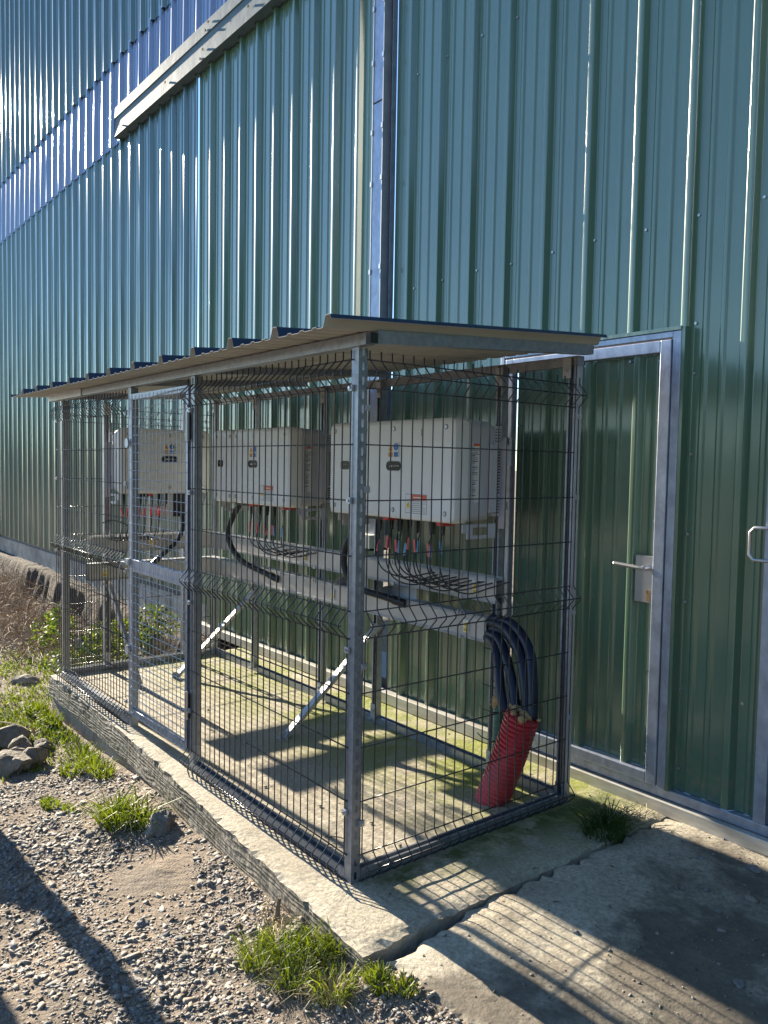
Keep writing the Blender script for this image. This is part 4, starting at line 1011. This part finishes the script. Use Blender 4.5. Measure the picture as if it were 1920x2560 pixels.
t2 = tray(.675, .800, -.425, 0, .17, 'lower closed grey cable tray ending where the thick navy cables leave it')
warn(t1, -.50, 1.1, .935, 0); warn(t1, -2.05, 1.1, .935, 0, .9); warn(t1, -3.395, .62, .93, 1)
warn(t2, -.56, 1.1, .735, 0); warn(t2, -1.73, 1.1, .735, 0, .9); warn(t2, -3.395, .28, .735, 1)
# curved shiny tray bends between upper and lower trays
for x, lb in ((-1.12, 'curved bright steel cable drop between the two trays, beside the near corner post'), (-1.56, 'curved bright steel cable drop between the two trays, left of the near corner post')):
    mb = MB().m('galv_lt'); P = [(x-.11, .80), (x-.10, .835), (x-.06, .858), (x, .868), (x+.12, .872)]
    for a, b in zip(P[:-1], P[1:]): mb.quad((a[0], 1.07, a[1]), (b[0], 1.07, b[1]), (b[0], 1.15, b[1]), (a[0], 1.15, a[1]))
    for a, b in zip(P[:-1], P[1:]): mb.quad((a[0], 1.15, .80), (b[0], 1.15, .80), (b[0], 1.15, b[1]), (a[0], 1.15, a[1]))
    tag(mb.build('tray_bend'), lb, 'cable tray bend', 'steel bends between the trays')

# ------------------------------------------------------------------ inverters
def rrect(w, h, r, n=5):
    pts = []
    for cx, cz, a0 in ((w/2-r, -h/2+r, -90), (w/2-r, h/2-r, 0), (-w/2+r, h/2-r, 90), (-w/2+r, -h/2+r, 180)):
        for i in range(n+1):
            a = R(a0+90*i/n); pts.append((cx+r*math.cos(a), cz+r*math.sin(a)))
    return pts
def loft(mb, rings):
    ks = [mb.pv(r) for r in rings]; n = len(rings[0])
    for a, b in zip(ks[:-1], ks[1:]):
        for i in range(n): j = (i+1) % n; mb.face((a+i, a+j, b+j, b+i))
    mb.face(tuple(ks[-1]+i for i in range(n))); mb.face(tuple(ks[0]+i for i in reversed(range(n))))
def inverter(W_, H_, Dp, label, loc, rz, seam=None, badge_x=0, disp_x=None, number=None, warn_x=None, side='R'):
    t = thing('solar_inverter', label, 'inverter', loc, rz, 'white solar inverters hanging in the cage')
    cz = H_/2
    def ring(w, h, r, y): return [(x, y, z+cz) for x, z in rrect(w, h, r)]
    mb = MB().m('white')
    def cover(x0, x1):
        w = x1-x0; c = (x0+x1)/2
        rr = [[(x+c, y, z) for x, y, z in ring(w-q, H_-q, r, yy)] for q, r, yy in ((0, .035, -Dp*.72), (0, .035, -Dp+.022), (.010, .034, -Dp+.009), (.030, .03, -Dp+.002), (.05, .028, -Dp))]
        loft(mb, rr)
    if seam is not None: cover(-W_/2, seam-.002); cover(seam+.002, W_/2)
    else: cover(-W_/2, W_/2)
    mb.build('front_cover', t, autos=28)
    mb = MB().m('side'); loft(mb, [ring(W_-.05, H_-.05, .05, -.03), ring(W_-.02, H_-.02, .05, -.06), ring(W_-.012, H_-.012, .045, -Dp*.5), ring(W_-.006, H_-.006, .04, -Dp*.722)])
    mb.build('housing', t, autos=28)
    # rear heat sink block with vents
    mb = MB().m('side').box(-W_/2+.01, W_/2-.01, -.045, -.0, .03, H_-.03).box(W_/2-.012, W_/2+.012, -.09, -.045, .05, H_-.12).m('black')
    for sx in (-1, 1):
        for r_ in range(5):
            for c_ in range(3):
                y = -.042+c_*.013; z = H_-.05-r_*.014; x = sx*(W_/2-.0095)
                mb.box(min(x, x+sx*.001), max(x, x+sx*.001), y, y+.008, z, z+.006)
        for r_ in range(6):
            z = .045+r_*.014; x = sx*(W_/2-.0095); mb.box(min(x, x+sx*.001), max(x, x+sx*.001), -.042, -.008, z, z+.006)
        for r_ in range(16):
            z = .14+r_*.014; x = sx*(W_/2-.0095)
            if z < H_-.14: mb.box(min(x, x+sx*.001), max(x, x+sx*.001), -.020, -.006, z, z+.007)
    mb.build('heat_sink', t)
    # wall bracket
    mb = MB().m('side').box(W_/2-.02, W_/2+.018, .002, .016, -.03, H_-.10).box(W_/2-.03, W_/2+.03, -.004, .03, H_-.22, H_-.12).box(-W_/2-.02, -W_/2+.02, .0, .02, -.03, H_-.1).m('galv').box(-W_/2, W_/2, .018, .045, H_-.16, H_-.12).box(-W_/2, W_/2, .018, .045, .06, .10)
    mb.m('side').box(W_/2-.005, W_/2+.03, .006, .010, H_-.12, H_-.085).box(W_/2+.026, W_/2+.03, .006, .03, H_-.12, H_-.085)
    bsplit(mb, 'wall_bracket', t)
    # carrying handles below
    for sx in (-1, 1):
        mb = MB().m('side'); x = sx*(W_/2-.012)
        y0, y1, z0, z1 = -Dp*.80, -.03, -.075, -.004
        X0, X1 = min(x, x+sx*.008), max(x, x+sx*.008)
        mb.box(X0, X1, y0+.03, y0+.07, z0, z1-.0).box(X0, X1, y0, y0+.03, z0+.03, z1).box(X0, X1, y0+.17, y1, z0, z1).box(X0, X1, y0+.07, y0+.17, z0, z0+.018).box(X0, X1, y0+.07, y0+.17, z1-.016, z1)
        mb.build('carry_handle', t, bevel=.004)
    yf_ = -Dp
    # logo badge
    mb = MB().m('badge'); bw, bh = .118, .046; bz = H_*.535
    pts = [(x+badge_x, z+bz) for x, z in rrect(bw, bh, .022, 8)]
    mb.poly([(x, yf_-.0015, z) for x, z in pts]); mb.m('badgegrey')
    pin = [(x+badge_x, z+bz) for x, z in rrect(bw+.006, bh+.006, .0245, 8)]
    k = mb.pv([(x, yf_-.0008, z) for x, z in pin]); mb.face(tuple(range(k, k+len(pin))))
    lx = badge_x-.020 if True else badge_x
    for i in range(8):
        a = R(12+156*i/7); c_, s_ = math.cos(a), math.sin(a)
        mb.poly([(lx+c_*.002, yf_-.0022, bz-.006+s_*.002), (lx+c_*.010-s_*.0022, yf_-.0022, bz-.006+s_*.010+c_*.0022), (lx+c_*.0135, yf_-.0022, bz-.006+s_*.0135), (lx+c_*.010+s_*.0022, yf_-.0022, bz-.006+s_*.010-c_*.0022)])
    put_text(mb, 'HUAWEI', .0125, 'badgegrey', (badge_x+.021, yf_-.0022, bz), (1, 0, 0), (0, 0, 1))
    mb.build('logo_badge', t)
    # display
    if disp_x is not None:
        mb = MB().m('badge'); mb.poly([(x+disp_x, yf_-.0015, z+bz) for x, z in rrect(.080, .046, .012, 5)]); mb.m('inkgrey')
        for q in (-.024, -.008, .008, .024): mb.disc((disp_x+q, yf_-.0016, bz+.003), (0, -1, 0), .0035, .0006, 8)
        mb.build('status_display', t)
    # stickers: warning triangle + blue info
    mb = MB(); sx0, sz = badge_x-.048, H_*.70; mb.m('paper').box(sx0, sx0+.096, yf_-.0008, yf_, sz-.042, sz+.042)
    mb.m('orange').poly([(sx0+.006, yf_-.0014, sz-.006), (sx0+.042, yf_-.0014, sz-.006), (sx0+.024, yf_-.0014, sz+.034)]).box(sx0+.006, sx0+.042, yf_-.0014, yf_-.0009, sz-.036, sz-.012)
    mb.m('ink').poly([(sx0+.020, yf_-.002, sz+.002), (sx0+.028, yf_-.002, sz+.010), (sx0+.024, yf_-.002, sz+.012), (sx0+.027, yf_-.002, sz+.022), (sx0+.019, yf_-.002, sz+.009)])
    for q in (.020, .026, .032): mb.box(sx0+.010, sx0+.038, yf_-.0019, yf_-.0015, sz-q-.001, sz-q+.001)
    mb.m('bluest').disc((sx0+.066, yf_-.0009, sz+.014), (0, -1, 0), .019, .0006, 20).box(sx0+.050, sx0+.082, yf_-.0014, yf_-.0009, sz-.036, sz-.012)
    mb.m('paper').box(sx0+.0645, sx0+.0675, yf_-.002, yf_-.0015, sz+.008, sz+.028).box(sx0+.0645, sx0+.0675, yf_-.002, yf_-.0015, sz+.001, sz+.004)
    mb.m('ink').box(sx0+.088, sx0+.091, yf_-.0014, yf_-.0009, sz-.036, sz+.036)
    mb.build('hazard_sticker', t)
    if warn_x is not None:
        mb = MB(); a, b, z = warn_x, warn_x+.155, .082; mb.m('ink').box(a-.002, b+.002, yf_-.0006, yf_, z-.047, z+.047).m('paper').box(a, b, yf_-.001, yf_-.0007, z-.045, z+.045)
        mb.m('orangered').box(a+.043, b-.001, yf_-.0016, yf_-.0011, z+.018, z+.044).m('ink').box(a+.041, a+.0425, yf_-.0016, yf_-.0011, z-.045, z+.045)
        mb.m('yellow').poly([(a+.004, yf_-.0016, z-.020), (a+.038, yf_-.0016, z-.020), (a+.021, yf_-.0016, z+.012)]).m('ink').poly([(a+.018, yf_-.002, z-.012), (a+.025, yf_-.002, z-.004), (a+.021, yf_-.002, z-.003), (a+.024, yf_-.002, z+.006), (a+.016, yf_-.002, z-.006)])
        mb.m('inkgrey')
        for i in range(6): mb.box(a+.047, b-.006-(.02 if i == 2 else 0), yf_-.0016, yf_-.0011, z+.010-i*.0095, z+.013-i*.0095)
        mb.m('paper').box(a+.06, b-.03, yf_-.0022, yf_-.0017, z+.028, z+.034)
        mb.build('warning_label', t)
    # rating label on the right side
    mb = MB(); X = W_/2-.0055; y0, y1 = -Dp*.66, -Dp*.66+.06
    def sb(key, ya, yb, za, zb, dx=0.0): mb.m(key).box(X+dx, X+.0006+dx, ya, yb, za, zb)
    sb('paper', y0, y1, H_*.20, H_*.76); sb('orangered', y0+.018, y1, H_*.735, H_*.76, .0007); sb('ink', y0, y1, H_*.655, H_*.695, .0007); sb('paper', y0+.002, y1-.002, H_*.66, H_*.69, .0014)
    for i in range(3): mb.m('ink').poly([(X+.0025, y0+.006+i*.013, H_*.665), (X+.0025, y0+.016+i*.013, H_*.665), (X+.0025, y0+.011+i*.013, H_*.685)])
    for i in range(22):
        z = H_*(.64-.018*i); 
        if i in (5, 11, 12): continue
        sb('inkgrey' if i % 3 else 'ink', y0+.004, y0+(.045 if i % 4 else .03)-(.01 if i > 13 else 0), z, z+.004, .0007)
    mb.build('rating_label', t)
    # screws
    mb = MB()
    xs_ = [W_/2-.06, badge_x, -W_/2+.06] + ([seam+.045, seam-.04] if seam else [])
    for x in xs_:
        for z in (.045, H_-.045): mb.m('inkgrey').disc((x, yf_+.001, z), (0, -1, 0), .013, .003, 14).m('steel').disc((x, yf_-.002, z), (0, -1, 0), .008, .003, 8)
    bsplit(mb, 'cover_screw', t)
    if number == '1':
        mb = MB(); put_text(mb, '1', .05, 'mark', (W_*.27, yf_-.0008, H_*.86), (1, 0, 0), (0, 0, 1)); mb.build('number_mark', t)
    if number == '3':
        mb = MB(); put_text(mb, '3', .05, 'mark', (W_*.30, yf_-.0008, H_*.78), (1, 0, 0), (0, 0, 1)); mb.build('number_mark', t)
    # underside: switches
    mb = MB().m('redplastic').box(badge_x+.175*W_+.10, badge_x+.175*W_+.14, -Dp*.85, -Dp*.6, -.018, .002).box(badge_x-.14, badge_x-.10, -Dp*.85, -Dp*.6, -.016, .002)
    bsplit(mb, 'dc_switch', t)
    mb = MB().m('black').box(-W_*.35, -W_*.12, -Dp*.7, -Dp*.3, -.022, .003); mb.build('underside_plate', t)
    return t
YB_ = 1.165
inverter(1.02, .495, .315, 'nearest white solar inverter, at the right of the row', (-.912, YB_, 1.262), 0, seam=-.215, badge_x=.065, disp_x=-.355, number='1', warn_x=.165)
inverter(1.02, .490, .315, 'middle white solar inverter, left of the near corner post', (-2.352, YB_, 1.262), 0, seam=-.215, badge_x=.065, disp_x=-.39, warn_x=.165)
inverter(.68, .462, .245, 'smaller cream solar inverter seen through the gate, facing the door end', (XF+.09, .665, 1.300), R(90), seam=None, badge_x=.02, number='3')

# ------------------------------------------------------------------ string cables
def string_cable(i, n, top, zdrop, run, label, group, axis='x', red=True, tagz=None, sw=0.0):
    """top = world point under the inverter; run = end point in the tray"""
    x, y, z = top
    t = thing('string_cable', label, 'cable', (x, y, z), group=group)
    mb = MB().m('black').tube([(x, y, z+.008), (x, y, z-.05)], .0095, 8).tube([(x, y, z-.05), (x, y, z-.075)], .007, 8); rel(mb.build('connector'), t)
    ex, ey, ez = run; tz = tagz
    dx = (ex-x)*.12; dy = (ey-y)*.12
    P = [(x, y, z-.07), (x+random.gauss(0, .006), y, (z+tz)/2), (x-.010+random.gauss(0, .006), y-.004, tz), (x-.010, y-.008, (tz+zdrop)/2), (x+dx, y-.012+dy, zdrop+.02), (x+(ex-x)*.45, y+(ey-y)*.3, zdrop-.004), (x+(ex-x)*.75, y+(ey-y)*.7, (zdrop+ez)/2), (ex, ey, ez)]
    mb = MB().m('cable').tube(curve_pts(P, 5), .0038, 6); rel(mb.build('wire', smooth=True), t)
    mb = MB().m('tagred' if red else 'tagblue'); a = random.uniform(-.22, .22)
    mb.T = Matrix.Translation((x-.004, y-.012, tz)) @ Matrix.Rotation(sw, 4, 'Z') @ Matrix.Rotation(a, 4, 'Y')
    mb.box(-.0075, .0075, -.0012, .0012, -.032, .032); mb.m('ink')
    for q in (-.016, -.004, .008, .024): mb.box(-.002, .002, -.0020, -.0013, q-.002, q+.002)
    rel(mb.build('cable_tag'), t); return t
ORD = ['first', 'second', 'third', 'fourth', 'fifth', 'sixth', 'seventh', 'eighth', 'ninth', 'tenth', 'eleventh', 'twelfth']
g1 = 'string cables under the nearest inverter'; cols = [1, 1, 1, 0, 1, 1, 0, 0, 1, 0, 1, 0]
for i in range(12):
    x = -1.085+i*.0375+(.03 if i > 8 else 0); e = -.93+i*.042
    string_cable(i, 12, (x, .96+.05*(i % 2), 1.262), .945-.015*(i % 3), (e+.16, 1.13, .985), f'{ORD[i]} from the left of the black string cables under the nearest inverter, tagged {"red" if cols[i] else "blue"}', g1, red=cols[i], tagz=1.10+.012*((i*7) % 3))
g2 = 'string cables under the middle inverter'; cols = [1, 1, 1, 1, 1, 0, 1, 0]
for i in range(8):
    x = -2.50+i*.050; string_cable(i, 8, (x, .96+.04*(i % 2), 1.262), .955-.012*(i % 3), (x+.22+.05*(i % 3), 1.13, .985), f'{ORD[i]} from the left of the black string cables under the middle inverter, tagged {"red" if cols[i] else "blue"}', g2, red=cols[i], tagz=1.10-.012*(i % 2))
g3 = 'string cables under the far inverter'
for i in range(10):
    y = .375+i*.030+(.03 if i > 5 else 0); string_cable(i, 10, (-3.28+.03*(i % 2), y, 1.300), .965, (-3.42, y-.10, .985), f'{ORD[i]} from the left of the red tagged cables under the small far inverter', g3, red=True, tagz=1.17, sw=R(90))
# AC cables
def ac(pts, r, label, box=None):
    t = thing('power_cable', label, 'cable', pts[0], group='thick black power cables from inverter to lower tray')
    mb = MB().m('cable').tube(curve_pts(pts, 7), r, 10); rel(mb.build('sheath', smooth=True), t)
    mb = MB().m('black'); e = Vector(pts[-1]); d = (e-Vector(pts[-2])).normalized(); mb.tube([e-d*.05, e+d*.03], r*1.25, 12)
    if box: mb.box(*box)
    rel(mb.build('gland'), t)
ac([(-1.30, 1.02, 1.26), (-1.36, 1.0, 1.18), (-1.435, .98, 1.05), (-1.43, .98, .92), (-1.33, 1.0, .835), (-1.16, 1.06, .800), (-1.06, 1.09, .782)], .019, 'thick black cable curving down behind the near corner post into the lower tray')
ac([(-2.74, 1.02, 1.26), (-2.81, 1.0, 1.18), (-2.87, .98, 1.05), (-2.82, .98, .93), (-2.68, 1.0, .84), (-2.52, 1.05, .79), (-2.40, 1.09, .755)], .020, 'thick black cable bowing down from the middle inverter to the lower tray')
ac([(-3.33, .83, 1.15), (-3.32, .83, 1.04), (-3.33, .80, .95), (-3.34, .72, .87), (-3.37, .64, .79)], .017, 'thick black cable from the terminal box under the small far inverter', box=(-3.40, -3.27, .73, .90, 1.13, 1.30))
mb = MB().m('black').tube(curve_pts([(-3.50, .30, 1.08), (-3.47, .36, 1.10), (-3.42, .44, 1.07), (-3.38, .52, 1.0), (-3.36, .56, 1.01)], 6), .005, 6)
tag(mb.build('loose_wire'), 'thin loose wire looping from the far perforated post', 'wire')

# ------------------------------------------------------------------ conduits and the navy cables
def corrugated(mb, base, top, r, pitch, key, depth=.12):
    base, top = Vector(base), Vector(top); L_ = (top-base).length; n = int(L_/pitch); pts = []; rr = []
    for i in range(n):
        for f, q in ((0, 1-depth), (.25, 1), (.6, 1), (.85, 1-depth)): 
            t_ = (i+f)/n; pts.append(base+(top-base)*t_+Vector((0.012*math.sin(t_*2.6), 0, 0))); rr.append(r*q)
    mb.m(key).tube(pts, r, 28, True, rr)
rc = thing('red_conduit', 'fat red corrugated conduit leaning out of the slab with foam in its mouth', 'conduit', (-.215, .965, 0))
mb = MB(); corrugated(mb, (-.222, .955, -.01), (-.075, .985, .435), .078, .0205, 'red'); rel(mb.build('conduit_pipe', autos=60), rc)
mb = MB().m('foam')
for i in range(26):
    a = random.uniform(0, 6.28); r_ = random.uniform(.01, .072); c = Vector((-.068+math.cos(a)*r_*1.05, .988+math.sin(a)*r_, .443-math.cos(a)*r_*.33)); s = random.uniform(.014, .026)
    vv = IV*(1+rng.uniform(-.25, .25, IV.shape))*s*np.array([1, 1, .8]); k = mb.pv([c+Vector(q) for q in vv]); [mb.face(tuple(k+int(j) for j in f)) for f in IF]
rel(mb.build('foam_plug', smooth=True), rc)
gc = thing('green_conduit', 'slim green corrugated conduit standing behind the red one, capped with foam', 'conduit', (-.345, 1.11, 0))
mb = MB(); corrugated(mb, (-.345, 1.105, -.01), (-.338, 1.115, .395), .031, .0135, 'greenpipe', .10); rel(mb.build('conduit_pipe', autos=60), gc)
mb = MB().m('foam'); c = Vector((-.337, 1.112, .415)); vv = IV*(1+rng.uniform(-.12, .12, IV.shape))*np.array([.042, .040, .026]); k = mb.pv([c+Vector(q) for q in vv]); [mb.face(tuple(k+int(j) for j in f)) for f in IF]
c = Vector((-.345, 1.108, .39)); vv = IV*(1+rng.uniform(-.12, .12, IV.shape))*np.array([.034, .034, .026]); k = mb.pv([c+Vector(q) for q in vv]); [mb.face(tuple(k+int(j) for j in f)) for f in IF]
rel(mb.build('foam_plug', smooth=True), gc)
mb = MB().m('black')
for z in (.36, .22, .48, .66): mb.tube([(-.46, 1.10, z), (-.40, 1.065, z+.004), (-.33, 1.07, z), (-.30, 1.11, z), (-.34, 1.15, z), (-.44, 1.16, z)], .003, 5)
relall(bsplit(mb, 'cable_tie'), gc)
mb = MB().m('cable').tube(curve_pts([(-.335, 1.112, .42), (-.34, 1.115, .55), (-.36, 1.13, .78), (-.37, 1.14, .9)], 5), .0075, 8)
tag(mb.build('drop_cable', smooth=True), 'thin dark cable dropping into the green conduit', 'cable')
NV = [((-.43, 1.130, .775), (-.31, 1.12, .760), (-.185, 1.08, .68), (-.100, 1.03, .56), (-.060, 1.0, .43)),
      ((-.43, 1.135, .745), (-.31, 1.13, .735), (-.195, 1.10, .65), (-.120, 1.06, .54), (-.088, 1.03, .43)),
      ((-.43, 1.125, .720), (-.33, 1.10, .705), (-.23, 1.05, .63), (-.150, 1.01, .52), (-.110, .98, .43)),
      ((-.43, 1.120, .700), (-.34, 1.08, .680), (-.265, 1.03, .60), (-.200, .98, .50), (-.150, .955, .43)),
      ((-.43, 1.140, .790), (-.29, 1.14, .785), (-.145, 1.10, .70), (-.065, 1.04, .57), (-.025, 1.00, .42))]
NL = ['lowest', 'second lowest', 'middle', 'second highest', 'outermost']
for P, nm in zip([NV[3], NV[2], NV[1], NV[0], NV[4]], NL):
    mb = MB().m('navy').tube(curve_pts(P, 8), .0235, 12)
    tag(mb.build('navy_cable', smooth=True), f'{nm} of the five thick navy cables arching from tray to red conduit', 'cable', 'thick navy cables into the red conduit')

# ------------------------------------------------------------------ out-of-frame hills and added objects (they cast the shade and fill the reflections)
mb = MB().m('hill')
for (y0, amp, base, sd_) in ((-70, 2.5, 2.0, 1), (-160, 8, 6, 4)):
    N_ = 160; pts = []
    for i in range(N_):
        x = -420+840*i/(N_-1); h = base+amp*abs(gnoise(x, 0, .03, sd_))+1.6*abs(gnoise(x, 0, .25, sd_))+(6*sm(-10, 30, x))
        pts.append((x, y0-12*gnoise(x, 0, .01, 3), h))
    for a, b in zip(pts[:-1], pts[1:]):
        mb.quad((a[0], a[1]+6, -1), (b[0], b[1]+6, -1), (b[0], b[1], b[2]*.7), (a[0], a[1], a[2]*.7)); mb.quad((a[0], a[1], a[2]*.7), (b[0], b[1], b[2]*.7), (b[0], b[1]-8, b[2]), (a[0], a[1]-8, a[2]))
        mb.quad((a[0], a[1]-8, a[2]), (b[0], b[1]-8, b[2]), (b[0], b[1]-40, -1), (a[0], a[1]-40, -1))
tag(mb.build('hills', smooth=True), kind='structure')

sh = thing('garden_wall', 'low rendered masonry wall ending beside a timber post, left of the yard', 'wall', (-3.15, -1.7, -.2))  # invented wall, never seen; its outline is shaped to cast the bottom-left shadow
mb = MB().m('brick').box(-3.35, -2.9, -3.2, -1.13, -.4, .58).box(-3.35, -2.9, -1.13, -1.0, -.4, .62).box(-3.35, -2.9, -1.0, -.95, -.4, .66); rel(mb.build('wall_body'), sh)
mb = MB().m('found').box(-3.38, -2.87, -3.2, -1.12, .583, .63); rel(mb.build('coping'), sh)
for x, y, h, r, lb in ((-2.95, -.905, 1.75, .046, 'weathered timber post at the end of the low wall'), (-2.8, -1.25, 1.5, .06, 'thicker timber post standing in front of the low wall')):  # unseen posts, added only for the shadow bands they throw on the gravel
    mb = MB().m('bark').tube([(x, y, -.3), (x, y, h), (x, y, h+.05)], r, 10, True, [r, r, r*.5]); tag(mb.build('timber_post'), lb, 'post', 'posts by the low wall')
for i, (x, y, h) in enumerate(((13, -1.5, 8), (16, -7, 9), (19, .8, 10), (10, -10, 7))):  # added evergreens, out of view: a dark mass for the wall ribs to reflect
    t = thing('tree', ['broad evergreen at the right end of the yard', 'tall evergreen by the yard entrance', 'evergreen close to the wall line', 'smaller evergreen behind the camera'][i], 'tree', (x, y, -.3))
    mb = MB().m('bark').tube([(x, y, -.5), (x+.1, y, h*.4), (x, y+.1, h*.8)], .2, 8, True, [.25, .18, .06]); rel(mb.build('trunk'), t)
    mb = MB().m('leafdk')
    for _ in range(2600):
        p = Vector((random.gauss(0, .4), random.gauss(0, .4), random.uniform(-.48, .5))); k_ = 1-.5*(p.z+.5)
        q = Vector((x+p.x*3.4*k_, y+p.y*3.4*k_, h*.52+p.z*h)); a = Vector((random.gauss(0, 1), random.gauss(0, 1), random.gauss(0, .6))).normalized(); b = a.cross(Vector((random.gauss(0, 1), random.gauss(0, 1), 1))).normalized(); s_ = random.uniform(.18, .42)
        k = mb.pv([q-a*s_, q+b*s_*.6, q+a*s_, q-b*s_*.6]); mb.face((k, k+1, k+2)); mb.face((k, k+2, k+3))
    rel(mb.build('crown'), t)
